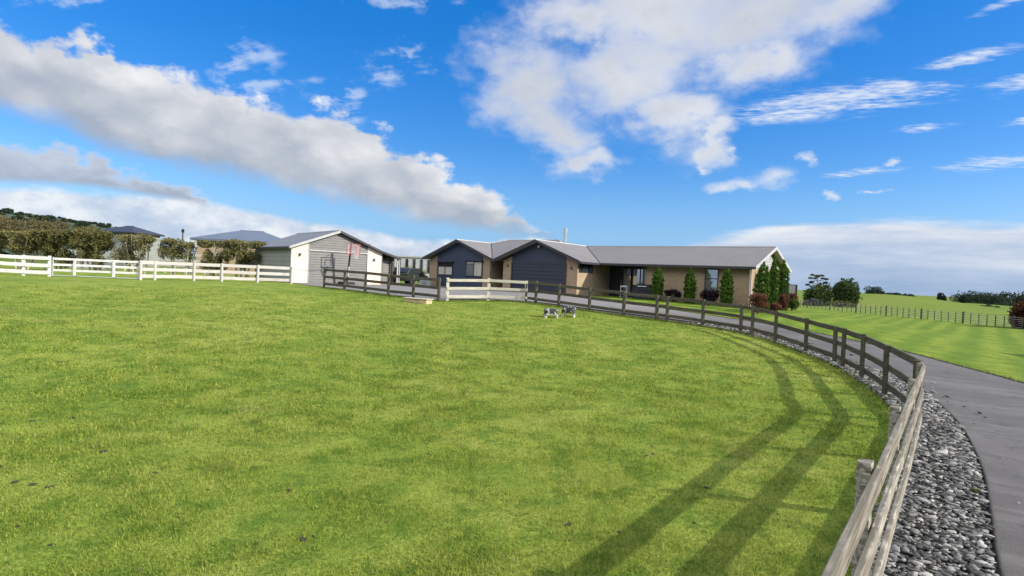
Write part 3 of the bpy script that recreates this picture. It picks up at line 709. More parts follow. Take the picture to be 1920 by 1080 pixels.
def post_obj(p, zb, h, face, mat, parent, rad=0.07, square=False):
    """half-round post, flat face turned to FACE (angle)"""
    n = 10; pts = []
    if square: pts = [(-rad, -rad*.9), (rad, -rad*.9), (rad, rad*.9), (-rad, rad*.9)]
    else:
        for i in range(n+1):
            w = PI/2 + PI*i/n; pts.append((math.cos(w)*rad*1.15+rad*.45, math.sin(w)*rad))
    mb = MB(); m = len(pts); tl = 0.02
    lv = [(-0.35, 1.0), (h*0.5, 0.98), (h-0.012, 0.96), (h, 0.90)]
    vs = []
    for z_, s_ in lv: vs += [(x_*s_, y_*s_, z_ + tl*x_*(1 if z_ > 0 else 0)) for x_, y_ in pts]
    fs = [tuple(reversed(range(m))), tuple(range((len(lv)-1)*m, len(lv)*m))]
    for i in range(len(lv)-1): fs += [(i*m+j, i*m+(j+1) % m, (i+1)*m+(j+1) % m, (i+1)*m+j) for j in range(m)]
    o = mb.add(vs, fs).build('post', mat, parent)
    o.location = (p[0], p[1], zb); o.rotation_euler = (random.uniform(-.012, .012), random.uniform(-.012, .012), face)
    return o
RAILZ = (1.01, 0.62, 0.23)
def post_rail(name, pts, out, mats, label, cat='fence', post_h=1.1, rails=RAILZ, rh=0.135, rw=0.042, rad=0.08, off=0.058, group=None, pairs=(), post_mat=None, ends=True):
    """posts at PTS; rails run on the OUT side (+1 = to the left when walking along PTS)"""
    root = empty(name, (pts[0][0], pts[0][1], tzf(*pts[0])), 0, label, cat, group)
    inv = Vector(root.location)
    n = len(pts); nor = []
    for i in range(n):
        a = Vector(pts[max(i-1, 0)]); b = Vector(pts[min(i+1, n-1)]); d = (b-a).normalized(); nor.append(Vector((-d.y, d.x))*out)
    for i, p in enumerate(pts):
        ang = math.atan2(nor[i].y, nor[i].x); mt = post_mat or (mats(i) if callable(mats) else mats)
        post_obj((p[0]-inv.x, p[1]-inv.y), tzf(*p)-inv.z, post_h+random.uniform(-.02, .03), ang, mt, root, rad)
    for i in range(n-1):
        a, b = pts[i], pts[i+1]
        for z_ in rails:
            A = Vector((a[0]+nor[i].x*off, a[1]+nor[i].y*off, tzf(*a)+z_+random.uniform(-.008, .008))) - inv
            B = Vector((b[0]+nor[i+1].x*off, b[1]+nor[i+1].y*off, tzf(*b)+z_+random.uniform(-.008, .008))) - inv
            d = (B-A).normalized(); A2 = A - d*(0.0 if i else 0.06); B2 = B + d*(0.06 if i == n-2 else -0.004)
            o = rail_obj('rail', A2, B2, rh, rw, mats(i) if callable(mats) else mats, root)
    return root
near_n = 7
post_rail('timber_fence', FENCE, -1, lambda i: M['timber_near'] if i < near_n else M['timber'],
          'long weathered grey post and rail fence curving along the gravel strip and driveway', group=None)
post_rail('timber_fence', COURTF, -1, M['timber'], 'short dark timber post and rail fence before the concrete yard and grey shed')
post_rail('timber_fence', PANEL, 1, M['timber_pale'], 'short pale sunlit two bay timber fence in front of the navy garage', rad=0.075)
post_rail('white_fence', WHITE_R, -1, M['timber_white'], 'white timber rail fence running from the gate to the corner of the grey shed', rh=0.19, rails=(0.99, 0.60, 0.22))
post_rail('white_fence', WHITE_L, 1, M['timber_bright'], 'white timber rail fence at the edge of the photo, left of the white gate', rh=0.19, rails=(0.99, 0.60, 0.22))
def field_gate():
    a = Vector((-20.62, 31.82, 0)); b = Vector((-25.02, 31.32, 0)); a.z = tzf(a.x, a.y); b.z = tzf(b.x, b.y)
    g_ = empty('field_gate', a, 0, 'wide white farm gate of three rails between the two white fences', 'gate')
    d = b-a; L = d.length; e = d.normalized()
    for z_, r_, nm in ((0.98, 0.055, 'rail'), (0.66, 0.055, 'rail'), (0.36, 0.055, 'rail')):
        rail_obj(nm, Vector((0, 0, z_)), d+Vector((0, 0, z_)), 0.12, 0.035, M['timber_bright'], g_)
    MB().tube([(0, 0, 0.07), tuple(d+Vector((0, 0, 0.07)))], 0.022).build('bottom_tube', M['metal'], g_)
    for q in (0.005, 0.995):
        p = d*q; MB().tube([(p.x, p.y, 0.04), (p.x, p.y, 1.06)], 0.03).build('stile', M['metal'], g_)
    for q in (0.29, 0.74):
        p = d*q; MB().box(p.x-.06, p.y-.075, .10, p.x+.06, p.y-.03, 1.0).build('upright', M['timber_bright'], g_)
field_gate()
def gate_tape():
    a = Vector((-10.48, 32.1, tzf(-10.48, 32.1)+1.02)); b = Vector((-14.28, 37.23, tzf(-14.28, 37.23)+0.98))
    P = [a.lerp(b, i/10)-Vector((0, 0, 0.10*math.sin(PI*i/10))) for i in range(11)]
    o = MB().tube(P, 0.012, 5).build('gate_rope', M['black']); tag(o, 'thin dark rope strung across the gateway before the grey shed', 'rope')
gate_tape()

# ------------------------------------------------------------------ house
TH = 0.9
house = empty('house', (14.44, 34.32, 1.0), TH-PI/2, 'long low tan brick house with navy gables, navy garage door and grey metal roof', 'house')
def hbox(name, mat, *b, parent=None, bev=0.0):
    return MB().box(*b).build(name, mat, parent or house, bev)
T = 0.07
def house_build():
    EV, RZ, LZ = 2.41, 3.87, 3.94
    w = MB()
    def outline(x0, y0, x1, y1): return [(x0, y0), (x1, y0), (x1, y1), (x0, y1)]
    w.prism(outline(-26.12, -1.75, -19.15, 8.3), -0.9, 2.36)
    w.prism(outline(-17.70, -2.10, -11.10, 2.50), -0.9, 2.36)
    w.prism(outline(-7.30, 0.50, -0.45, 8.3), -0.9, 2.36)
    w.prism(outline(-19.147, 0.40, -17.703, 2.497), -0.9, 2.359)
    w.prism(outline(-19.147, 2.503, -7.303, 8.297), -0.9, 2.358)
    # gable peaks
    def peak(cx, hw, y0, y1, zt, k):
        h = hw*k; return w.slab([(cx-hw, y0, 2.362), (cx+hw, y0, 2.362), (cx, y0, 2.362+h)], (0, y1-y0, 0))
    peak(-22.58, 3.40, -1.75, 3, LZ, 0.387); peak(-14.42, 3.28, -2.10, 3, RZ, 0.381)
    w.slab([(-0.45, 0.55, 2.362), (-0.45, 8.25, 2.362), (-0.45, 4.4, 2.362+3.85*0.332)], (-6, 0, 0))
    w.build('wall', M['brick'], house)
    # roof: each slope its own slab, all one mesh per rib direction
    d = (0, 0, -T)
    rx = MB(); ry = MB()
    rx.slab([(0, 0, EV), (-10.59, 0, EV), (-14.42, 4.4, RZ), (0, 4.4, RZ)], d)
    rx.slab([(0, 4.4, RZ), (-22, 4.4, RZ), (-22, 8.8, EV), (0, 8.8, EV)], d)
    rx.slab([(-18.63, -2.3, EV), (-18.25, -2.3, EV), (-14.42, 1.86, RZ), (-15.06, 1.865, RZ), (-16.2, 3, 4.27), (-21.5, 3, 4.27), (-22.58, 2.06, LZ)], d)
    rx.slab([(-16.2, 3, 4.27), (-14.8, 4.4, 3.80), (-22.9, 4.4, 3.80), (-21.5, 3, 4.27)], d)
    ry.slab([(-16.2, 3, 4.27), (-15.06, 1.865, RZ), (-14.6, 3.0, 3.83), (-14.8, 4.4, 3.80)], d)
    ry.slab([(-21.5, 3, 4.27), (-22.9, 4.4, 3.80), (-22.58, 2.06, LZ)], d)
    ry.slab([(-10.59, -2.67, EV), (-10.59, 0, EV), (-14.42, 4.4, RZ), (-14.42, -2.67, RZ)], d)
    ry.slab([(-14.42, -2.67, RZ), (-14.42, 4.4, RZ), (-18.25, 4.4, EV), (-18.25, -2.67, EV)], d)
    ry.slab([(-18.63, -2.27, EV), (-22.58, 2.06, LZ), (-22.58, -2.27, LZ)], d)
    ry.slab([(-22.58, -2.27, LZ), (-22.58, 6.5, LZ), (-26.53, 6.5, EV), (-26.53, -2.27, EV)], d)
    roof = rx.build('roof', M['roof_x'], house)
    ry.build('cross_roof', M['roof_y'], roof)
    cap = MB()
    for a, b in (((0.02, 4.4, RZ), (-14.42, 4.4, RZ)), ((-14.42, -2.69, RZ), (-14.42, 4.4, RZ)), ((-16.2, 3, 4.27), (-21.5, 3, 4.27)), ((-22.58, -2.29, LZ), (-22.58, 2.06, LZ)),
                 ((-16.2, 3, 4.27), (-14.9, 1.72, 3.82)), ((-21.5, 3, 4.27), (-22.58, 2.06, LZ))):
        cap.tube([(a[0], a[1], a[2]+.0), (b[0], b[1], b[2]+.0)], 0.06, 6)
    cap.build('ridge_cap', M['trim_grey'], roof)
    val = MB()
    for a, b in (((-10.59, 0, EV), (-14.42, 4.4, RZ)), ((-18.63, -2.3, EV), (-22.58, 2.06, LZ))): val.tube([(a[0], a[1], a[2]+.012), (b[0], b[1], b[2]+.012)], 0.035, 6)
    val.build('valley_flashing', M['trim_dark'], roof)
    # eaves: gutter and soffit
    gut = MB()
    gut.box(-10.45, -0.12, EV-.16, 0.02, -0.004, EV-.02); gut.box(-10.585, -2.66, EV-.16, -10.47, -0.13, EV-.02)
    gut.box(-18.62, -2.42, EV-.17, -18.27, -2.305, EV-.03)
    gut.build('gutter', M['trim_dark'], house)
    sof = MB(); sof.box(-11.09, 0.01, 2.362, -0.02, 0.497, 2.375); sof.box(-11.09, .503, 2.362, -7.31, 2.49, 2.372)
    sof.box(-11.09, -2.09, 2.362, -10.60, -0.003, 2.374); sof.box(-19.14, -2.2, 2.362, -17.71, 0.39, 2.374)
    sof.build('soffit', M['soffit'], house)
    # raking barge boards and raking soffits of each gable
    def barge(cx, hw, y, zt, k, mat, soff=True, depth=0.5):
        b = MB()
        for s_ in (-1, 1):
            e = (cx+s_*hw, y, zt-hw*k)
            b.slab([(cx, y-.03, zt+.03), e_(e, -.03, .03), e_(e, -.03, -.15), (cx, y-.03, zt-.15)], (0, .028, 0))
        b.build('barge_board', mat, house)
        if soff:
            q = MB()
            for s_ in (-1, 1):
                q.slab([(cx, y+.002, zt-T-.015), (cx+s_*(hw-.02), y+.002, zt-(hw-.02)*k-T-.015), (cx+s_*(hw-.02), y+depth, zt-(hw-.02)*k-T-.015), (cx, y+depth, zt-T-.015)], (0, 0, -.01))
            q.build('soffit', M['soffit'], house)
    def e_(e, dy, dz): return (e[0], e[1]+dy, e[2]+dz)
    barge(-22.58, 3.95, -2.27, LZ, 0.387, M['trim_dark']); barge(-14.42, 3.83, -2.67, RZ, 0.381, M['trim_dark'])
    bb = MB()
    for s_ in (-1, 1):
        ye = 4.4+s_*4.42; bb.slab([(0.004, 4.4, RZ+.03), (0.004, ye, RZ-4.42*.332+.03), (0.004, ye, RZ-4.42*.332-.17), (0.004, 4.4, RZ-.17)], (.03, 0, 0))
    bb.build('barge_board', M['trim_white'], house)
    q = MB()
    for s_ in (-1, 1): q.slab([(-.01, 4.4, RZ-T-.02), (-.01, 4.4+s_*4.38, RZ-4.38*.332-T-.02), (-.44, 4.4+s_*4.38, RZ-4.38*.332-T-.02), (-.44, 4.4, RZ-T-.02)], (0, 0, -.01))
    q.build('soffit', M['soffit'], house)
    MB().slab([(-.44, 1.2, 2.40), (-.44, 7.6, 2.40), (-.44, 4.4, 2.38+3.15*.332)], (.03, 0, 0)).build('gable_cladding', M['white_board'], house)
    # garage: navy gable panel, door
    yg = -2.10
    def zr(x): return RZ - abs(x+14.42)*0.381 - T - .03
    MB().slab([(-16.85, yg, 2.20), (-12.06, yg, 2.20), (-12.06, yg, zr(-12.06)), (-14.42, yg, zr(-14.42)), (-16.85, yg, zr(-16.85))], (0, -.03, 0)).build('gable_cladding', M['navy'], house)
    gd = hbox('garage_door', M['door_navy'], -16.80, yg-.012, -0.02, -12.09, yg-.002, 2.17)
    fr = MB(); fr.box(-16.90, yg-.05, -.05, -16.805, yg-.003, 2.19); fr.box(-12.085, yg-.05, -.05, -11.99, yg-.003, 2.19); fr.box(-16.90, yg-.055, 2.14, -11.99, yg-.034, 2.24)
    fr.build('frame', M['trim_dark'], gd)
    # left gable: navy panel with two hooded windows
    yl = -1.75
    def zl(x): return LZ - abs(x+22.58)*0.387 - T - .03
    MB().slab([(-25.16, yl, -.3), (-20.07, yl, -.3), (-20.07, yl, zl(-20.07)), (-22.58, yl, zl(-22.58)), (-25.16, yl, zl(-25.16))], (0, -.03, 0)).build('gable_cladding', M['navy_v'], house)
    def window(x0, x1, z0, z1, y, mull, hood=0.0, axis='x', parent=house, glass='glass', blind_reflection=None):
        """window in a wall facing -y (axis x) or +x (axis y)"""
        def bx(mb, a0, d0, b0, a1, d1, b1):
            if axis == 'x': mb.box(a0, y-d1, b0, a1, y-d0, b1)
            else: mb.box(y+d0, a0, b0, y+d1, a1, b1)
        f = MB(); t_ = .05
        bx(f, x0, .002, z0, x0+t_, .06, z1); bx(f, x1-t_, .002, z0, x1, .06, z1); bx(f, x0+t_, .002, z0, x1-t_, .06, z0+t_); bx(f, x0+t_, .002, z1-t_, x1-t_, .06, z1)
        for m_, o_ in mull:
            if o_ == 'v': bx(f, m_-.035, .004, z0+t_, m_+.035, .055, z1-t_)
            else: bx(f, x0+t_, .004, m_-.025, x1-t_, .055, m_+.025)
        o = f.build('window', M['trim_dark'], parent)
        p = MB(); bx(p, x0+t_, .012, z0+t_, x1-t_, .020, z1-t_); p.build('pane', M[glass], o)
        if blind_reflection:
            q = MB(); bx(q, blind_reflection[0], .022, blind_reflection[2], blind_reflection[1], .030, blind_reflection[3]); q.build('blind_reflection', M['blind_reflection'], o)
        if hood:
            h = MB(); bx(h, x0-.1, .002, z1+.02, x1+.1, .22, z1+.02+hood); h.build('hood', M['navy'], o)
        return o
    window(-25.02, -23.33, 1.03, 2.10, yl-.03, [(-24.18, 'v'), (1.75, 'h')], .10, glass='dark_glass', blind_reflection=(-24.96, -23.39, 1.085, 1.72))
    window(-21.85, -20.09, 1.03, 2.22, yl-.03, [(-20.97, 'v')], .06, blind_reflection=(-20.93, -20.145, 1.085, 2.165))
    window(-3.19, -2.34, 0.30, 2.21, 0.5, [(1.60, 'h')])
    window(-1.92, -0.15, 1.67, 2.25, -11.10, [(-1.0, 'v')], 0, 'y', glass='dark_glass')
    # entry between the gables
    dr = hbox('front_door', M['trim_dark'], -18.85, .36, 0.02, -17.95, .398, 2.12); hbox('handle', M['steel'], -18.05, .31, 1.0, -18.02, .358, 1.25, parent=dr)
    # porch at the inner corner
    y2 = 2.503
    pn = hbox('porch_cladding', M['navy'], -11.09, y2-.05, -.05, -7.31, y2-.003, 2.355)
    pd = hbox('porch_door', M['trim_dark'], -10.9, y2-.09, .02, -10.0, y2-.052, 2.1); hbox('handle', M['steel'], -10.1, y2-.14, 1.0, -10.06, y2-.093, 1.25, parent=pd)
    window(-9.98, -9.30, 0.25, 2.15, y2-.052, []); window(-9.22, -7.9, 0.9, 2.15, y2-.052, [(-8.6, 'v')])
    hbox('porch_post', M['trim_dark'], -7.42, 0.33, -.2, -7.305, 0.45, 2.36)
    hbox('porch_step', M['concrete_step'], -11.09, -1.2, -.25, -7.0, 2.44, 0.03)
    # lamps, downpipes, flue, spotlight
    for x_, y_, z_ in ((-17.25, yg, 1.97), (-11.58, yg, 1.95)):
        o = MB().box(x_-.05, y_-.12, z_-.09, x_+.05, y_-.004, z_+.09).build('wall_lamp', M['lamp'], house, .01)
    sp = MB().tube([(-14.35, yg-.03, 3.42), (-14.33, yg-.22, 3.40)], [.03, .09], 10).build('floodlight', M['trim_white'], house)
    for x_, y_, m_ in ((-0.36, 0.44, 'trim_white'), (-18.98, -2.05, 'trim_dark')):
        MB().tube([(x_, y_, -.3), (x_, y_, 2.36)], .045, 8).build('downpipe', M[m_], house)
    fl = MB().tube([(-17.2, 5.4, 3.4), (-17.2, 5.4, 5.05)], .15, 14).tube([(-17.2, 5.4, 5.05), (-17.2, 5.4, 5.45)], .19, 14)
    fl.build('flue', M['steel'], house, smooth=False)
house_build()

# ------------------------------------------------------------------ shed
SH = 0.71
shed = empty('shed', (-15.08, 38.82, 1.0), SH, 'grey weatherboard shed with cream brick front corners, wide grey door and low lean-to', 'shed')
def shed_build():
    EV, RZ, B, LZ = 2.54, 3.88, 2.66, 2.19; W, D, TB, TL = 3.55, 8.42, 6.79, 8.43
    k = (RZ-EV)/W
    # gable prism body
    w = MB(); y0, y1 = 0.30, D-.3
    w.prism([(0.24, y0), (6.98, y0), (6.98, y1), (0.24, y1)], -.8, 2.46)
    w.slab([(0.26, y0, 2.462), (6.96, y0, 2.462), (W, y0, 2.462+3.24*k)], (0, y1-y0, 0))
    w.build('wall', M['shed_side'], shed)
    # front face
    yf = y0
    MB().slab([(0.22, yf, -.5), (1.40, yf, -.5), (1.40, yf, EV+1.40*k-.14), (0.22, yf, EV+.22*k-.14)], (0, -.05, 0)).build('brick_panel', M['brick_cream'], shed)
    MB().slab([(5.84, yf, -.5), (7.0, yf, -.5), (7.0, yf, RZ-(7.0-W)*k-.12), (5.84, yf, RZ-(5.84-W)*k-.14)], (0, -.05, 0)).build('brick_panel', M['brick_cream'], shed)
    dr = MB().box(1.44, yf-.04, -.3, 5.80, yf-.003, 2.30).build('garage_door', M['door_grey'], shed)
    lt = MB().box(1.42, yf-.10, 2.33, 5.82, yf-.003, 2.42).build('lintel', M['trim_grey'], dr)
    MB().slab([(1.405, yf, 2.44), (5.835, yf, 2.44), (5.835, yf, RZ-(5.835-W)*k-.14), (W, yf, RZ-.14), (1.405, yf, EV+1.405*k-.14)], (0, -.045, 0)).build('gable_cladding', M['shed_board'], shed)
    tr = MB(); tr.box(1.385, yf-.075, -.3, 1.435, yf-.052, 2.85); tr.box(5.805, yf-.075, -.3, 5.855, yf-.052, 2.85); tr.box(0.19, yf-.07, -.4, 0.25, yf-.004, 2.44); tr.box(6.96, yf-.07, -.4, 7.02, yf-.052, 2.4)
    tr.build('corner_trim', M['trim_grey'], shed)
    for x_, z_ in ((0.80, 2.03), (6.37, 1.94)): MB().box(x_-.05, yf-.17, z_-.1, x_+.05, yf-.054, z_+.1).build('wall_lamp', M['lamp'], shed, .01)
    # roof
    d = (0, 0, -.07); r = MB()
    r.slab([(0, 0, EV), (W, 0, RZ), (W, D, RZ), (0, D, EV)], d)
    r.slab([(W, 0, RZ), (TB, 0, B), (TB, D, B), (W, D, RZ)], d)
    r.slab([(TB, 0, B), (TL, 0, LZ), (TL, D, LZ), (TB, D, B)], d)
    roof = r.build('roof', M['roof_shed'], shed)
    MB().tube([(W, -.02, RZ), (W, D, RZ)], .06, 6).build('ridge_cap', M['trim_grey'], roof)
    bl = MB().slab([(0, 0, EV+.02), (W, 0, RZ+.02), (W, 0, RZ-.15), (0, 0, EV-.15)], (0, -.03, 0)); bl.build('barge_board', M['trim_grey'], shed)
    br = MB(); br.slab([(W, 0, RZ+.02), (TB, 0, B+.02), (TB, 0, B-.14), (W, 0, RZ-.15)], (0, -.03, 0)); br.slab([(TB, 0, B+.02), (TL, 0, LZ+.02), (TL, 0, LZ-.13), (TB, 0, B-.14)], (0, -.03, 0)); br.build('barge_board', M['trim_dark'], shed)
    MB().box(-.10, 0.0, EV-.15, -.003, D, EV-.02).build('gutter', M['trim_dark'], shed)
    # lean-to: back and end walls, post
    lw = MB(); lw.box(7.03, 0.72, -.6, 8.27, 0.80, 2.12); lw.box(8.28, .73, -.6, 8.36, D-.3, 2.10); lw.build('lean_to_wall', M['dark_board'], shed)
    ld = MB().box(7.30, .68, 0, 7.85, .717, 1.95).build('side_door', M['door_grey'], shed)
    MB().box(8.27, .12, -.5, 8.36, .21, 2.16).build('lean_to_post', M['trim_white'], shed)
    MB().box(7.95, .60, 1.75, 8.05, .717, 1.9).build('lamp', M['lamp'], shed)
    MB().tube([(8.50, .2, -.4), (8.50, .2, 2.1)], .05, 8).build('downpipe', M['trim_white'], shed)
shed_build()

# ------------------------------------------------------------------ basketball hoop
def hoop():
    bx, by = -11.42, 40.62; zg = tzf(bx, by)+.03
    rt = empty('basketball_hoop', (bx, by, zg), SH, 'freestanding basketball hoop with red framed clear backboard in front of the shed', 'basketball hoop')
    MB().box(-.45, .1, 0, .45, 1.1, .17).build('base', M['black'], rt, .05)
    MB().tube([(0, .55, .1), (0, .35, 1.2), (0, .12, 2.55), (0, .06, 2.9)], .065, 10).build('pole', M['black'], rt)
    MB().bar((0, .45, .55), (0, .30, 1.25), .10, .12).build('pole_padding', M['plastic_white'], rt)
    ar = MB()
    for x_ in (-.14, .14): ar.tube([(x_, .12, 2.45), (x_, -.30, 2.62)], .02, 6); ar.tube([(x_, .06, 2.85), (x_, -.30, 2.9)], .02, 6)
    ar.build('bracket', M['black'], rt)
    fr = MB(); W_, z0, z1, y_ = .50, 2.15, 2.86, -.33
    fr.box(-W_, y_-.02, z0, -W_+.035, y_+.02, z1); fr.box(W_-.035, y_-.02, z0, W_, y_+.02, z1); fr.box(-W_+.035, y_-.02, z0, W_-.035, y_+.02, z0+.035); fr.box(-W_+.035, y_-.02, z1-.035, W_-.035, y_+.02, z1)
    fr.box(-.24, y_-.012, z0+.12, -.20, y_+.012, z0+.55); fr.box(.20, y_-.012, z0+.12, .24, y_+.012, z0+.55); fr.box(-.2, y_-.012, z0+.51, .2, y_+.012, z0+.55)
    b = fr.build('backboard_frame', M['red'], rt)
    MB().box(-W_+.036, y_-.004, z0+.036, W_-.036, y_+.004, z1-.036).build('backboard_panel', M['clear'], b)
    pad = MB().box(-W_-.01, y_-.03, z0-.05, W_+.01, y_+.03, z0-.002).build('edge_padding', M['red'], b)
    rm = MB(); P = [(.225*math.cos(a*PI/9), y_-.36+.225*math.sin(a*PI/9), 2.22) for a in range(19)]; rm.tube(P, .014, 6, False); rm.box(-.06, y_-.14, 2.19, .06, y_-.022, 2.24)
    rim = rm.build('rim', M['red'], rt)
    nt = MB()
    for a in range(12):
        w0, w1 = a*PI/6, (a+1)*PI/6
        for s_ in (0, 1):
            A0, A1 = (w0, w1) if s_ == 0 else (w1, w0)
            nt.tube([(.215*math.cos(A0), y_-.36+.215*math.sin(A0), 2.21), (.15*math.cos(A1), y_-.36+.15*math.sin(A1), 2.0), (.12*math.cos(A0), y_-.36+.12*math.sin(A0), 1.8)], .008, 4)
    nt.build('net', M['netting'], rim)
hoop()

# ------------------------------------------------------------------ leaves, shrubs and trees
def leaf_cloud(blobs, n, size, up=0.0, flat=0.0, seed=0, hollow=0.35, gaps=0.0):
    """small leaf quads spread through a set of ellipsoids (cx,cy,cz,rx,ry,rz)"""
    g_ = np.random.default_rng(seed); B = np.array(blobs, float)
    vol = (B[:, 3]*B[:, 4]*B[:, 5])**0.8; w = vol/vol.sum(); k = g_.choice(len(B), n, p=w)
    d = g_.normal(size=(n, 3)); d /= np.linalg.norm(d, axis=1)[:, None]
    r = (hollow + (1-hollow)*g_.uniform(0, 1, n)**0.6)
    lump = 1 + 0.16*np.sin(d[:, 0]*5+k*1.3)*np.sin(d[:, 1]*6+k)*np.sin(d[:, 2]*5+k*2) + g_.normal(0, 0.05, n)
    p = B[k, :3] + d*B[k, 3:]*(r*lump)[:, None]
    if gaps:
        q = p/gaps; f = np.sin(q[:, 0]*2.1+seed)+np.sin(q[:, 1]*2.3+1.7)+np.sin(q[:, 2]*2.7+0.6*seed)+0.6*np.sin(q[:, 0]*5.1+q[:, 2]*4.3)
        p = p[f > -1.1]
    n = len(p)
    nr = g_.normal(size=(n, 3)); nr[:, 2] += flat; nr /= np.linalg.norm(nr, axis=1)[:, None]
    a = np.cross(nr, g_.normal(size=(n, 3))); a[:, 2] += up; a /= np.linalg.norm(a, axis=1)[:, None]
    b = np.cross(nr, a); s = size*g_.uniform(0.6, 1.35, n)[:, None]
    V = np.stack([p-a*s, p+b*s*.45, p+a*s, p-b*s*.45], 1).reshape(-1, 3)
    return V, np.arange(n*4).reshape(-1, 4), np.repeat(g_.uniform(0, 1, n), 4)
def leaves(name, blobs, n, size, mat, parent=None, **kw):
    V, Fq, tn = leaf_cloud(blobs, n, size, **kw); return np_mesh(name, V, Fq, mat, parent, {'leaf': tn})
def limbs(h, spread, rad, k=5, seed=0, lean=0.0):
    g_ = random.Random(seed); mb = MB()
    top = (lean, 0, h*.55); mb.tube([(0, 0, -.3), (lean*.3, .02, h*.2), top], [rad, rad*.8, rad*.6], 8)
    for i in range(k):
        a = 2*PI*i/k+g_.uniform(-.4, .4); r_ = spread*g_.uniform(.5, .95); z0 = h*g_.uniform(.25, .5)
        mb.tube([(lean*z0/h*1.4, 0, z0), (math.cos(a)*r_*.5, math.sin(a)*r_*.5, z0+h*.18), (math.cos(a)*r_, math.sin(a)*r_, h*g_.uniform(.7, .92))], [rad*.5, rad*.32, rad*.1], 6)
    return mb
def tree(name, x, y, h, rx, label, cat, mat, n, size, group=None, seed=0, crown=None, bark='bark', gaps=0.5, trunk_r=None, ry=None, low=0.3, z=None):
    zg = tzf(x, y) if z is None else z
    rt = empty(name, (x, y, zg), seed*1.7, label, cat, group); g_ = random.Random(seed); ry = ry or rx
    limbs(h, rx*.75, trunk_r or h*.03, 6, seed).build('trunk', M[bark], rt)
    if crown is None:
        crown = [(0, 0, h*(low+1)/2, rx*.75, ry*.75, h*(1-low)*.48)]
        for i in range(9):
            a = g_.uniform(0, 2*PI); q = g_.uniform(.35, .75)
            crown.append((math.cos(a)*rx*q, math.sin(a)*ry*q, h*(low+(1-low)*g_.uniform(.2, .85)), rx*g_.uniform(.25, .42), ry*g_.uniform(.25, .42), h*(1-low)*g_.uniform(.14, .24)))
    leaves('crown', crown, n, size, mat, rt, seed=seed, gaps=gaps)
    return rt
# clipped shrubs behind the white fence
def hedge_shrub(x0, x1, zt, label, seed, mat='leaf_hedge', dens_=1.0, low=0.18, y=44.0, gaps=0.55):
    cx = (x0+x1)/2; hw = (x1-x0)/2; zg = tzf(cx, y); h = zt-zg
    rt = empty('hedge_shrub', (cx, y, zg), 0, label, 'shrub', 'clipped shrubs in the row behind the white fence')
    g_ = random.Random(seed); mb = MB()
    for i in range(3 if hw < 1.0 else 6):
        a = g_.uniform(-.6, .6)*hw; b = g_.uniform(-.95, .95)*hw
        mb.tube([(a, g_.uniform(-.3, .3), -.2), ((a+b)/2+g_.uniform(-.1, .1), g_.uniform(-.3, .3), h*.4), (b, g_.uniform(-.5, .5), h*.88)], [.075, .055, .02], 6)
    mb.build('trunk', M['bark_pale'], rt)
    cr = []
    nb_ = max(3, int(hw*7))
    for i in range(nb_):
        u_ = g_.uniform(-.85, .85)
        cr.append((u_*hw, g_.uniform(-.35, .35), h*g_.uniform(low+.18, .80), hw*g_.uniform(.25, .42), .65, h*g_.uniform(.16, .26)))
    for i in range(int(hw*4)+2): cr.append((g_.uniform(-.9, .9)*hw, g_.uniform(-.3, .3), h*.87, hw*.3+.1, .6, h*.10))
    leaves('foliage', cr, int(6500*hw*dens_), .08, M[mat], rt, seed=seed, gaps=gaps)
hedge_shrub(-41.6, -38.9, 4.00, 'olive brown clipped shrub at the edge of the photo, leftmost in the hedge row', 1)
hedge_shrub(-38.9, -36.3, 4.05, 'olive shrub with pale bare stems near its base, beside the leftmost hedge shrub', 2, 'leaf_hedge', .8, .28)
hedge_shrub(-36.5, -33.6, 4.30, 'large brown topped dense shrub behind the start of the white gate', 3, 'leaf_hedge_dark', 1.2, .05)
hedge_shrub(-33.6, -30.9, 4.35, 'dense dark shrub with feathery branches behind the middle of the white gate', 4, 'leaf_hedge_dark', 1.15, .05)
hedge_shrub(-30.2, -27.5, 4.15, 'thinner shrub on two bare stems with the white yard fence showing beside it', 5, 'leaf_hedge', .6, .22)
hedge_shrub(-26.9, -25.2, 4.0, 'small sparse grey brown shrub in front of the white rail fence', 6, 'leaf_hedge', .55, .2, gaps=.45)
hedge_shrub(-25.0, -24.2, 3.75, 'narrow thin almost bare shrub beside the clipped block of hedge', 7, 'leaf_hedge', .5, .25, gaps=.4)
hedge_shrub(-23.9, -21.9, 3.98, 'clipped block shaped olive shrub with a dark hollow at its base', 8, 'leaf_hedge', 1.0, .12)
hedge_shrub(-21.9, -19.2, 4.10, 'clipped olive shrub with pale trunks right against the grey shed', 9, 'leaf_hedge', .95, .25)
def cypress(lx, ly, h, r_, label, seed, lean=0.0):
    p = house.matrix_basis @ Vector((lx, ly, 0)); zg = tzf(p.x, p.y)
    top = 1.0+h; hh = top-zg
    rt = empty('cypress_tree', (p.x, p.y, zg), seed*.9, label, 'conifer tree', 'narrow conifers planted round the house')
    MB().tube([(0, 0, -.2), (0, 0, hh*.5)], [.06, .03], 6).build('trunk', M['bark'], rt)
    cr = []
    for i in range(26):
        q = i/25; rr_ = r_*(.86+.14*math.sin(PI*min(1, q/.8)))*(1 if q < .70 else max(.22, 1-((q-.70)/.30)**2.2*.85))
        k_ = 1+.16*math.sin(i*1.9+seed)*math.cos(i*.8+seed*2); cr.append((math.cos(i*2.4+seed)*rr_*.22, math.sin(i*2.4+seed)*rr_*.22, hh*(.03+.93*q), rr_*k_, rr_*k_, hh*.055))
    leaves('crown', cr, 15000, .05, M['leaf_cypress'], rt, seed=seed, up=2.4, hollow=.66, gaps=.13)
house_mw = Matrix.Translation((14.44, 34.32, 1.0)) @ Matrix.Rotation(TH-PI/2, 4, 'Z')
house.matrix_basis = house_mw
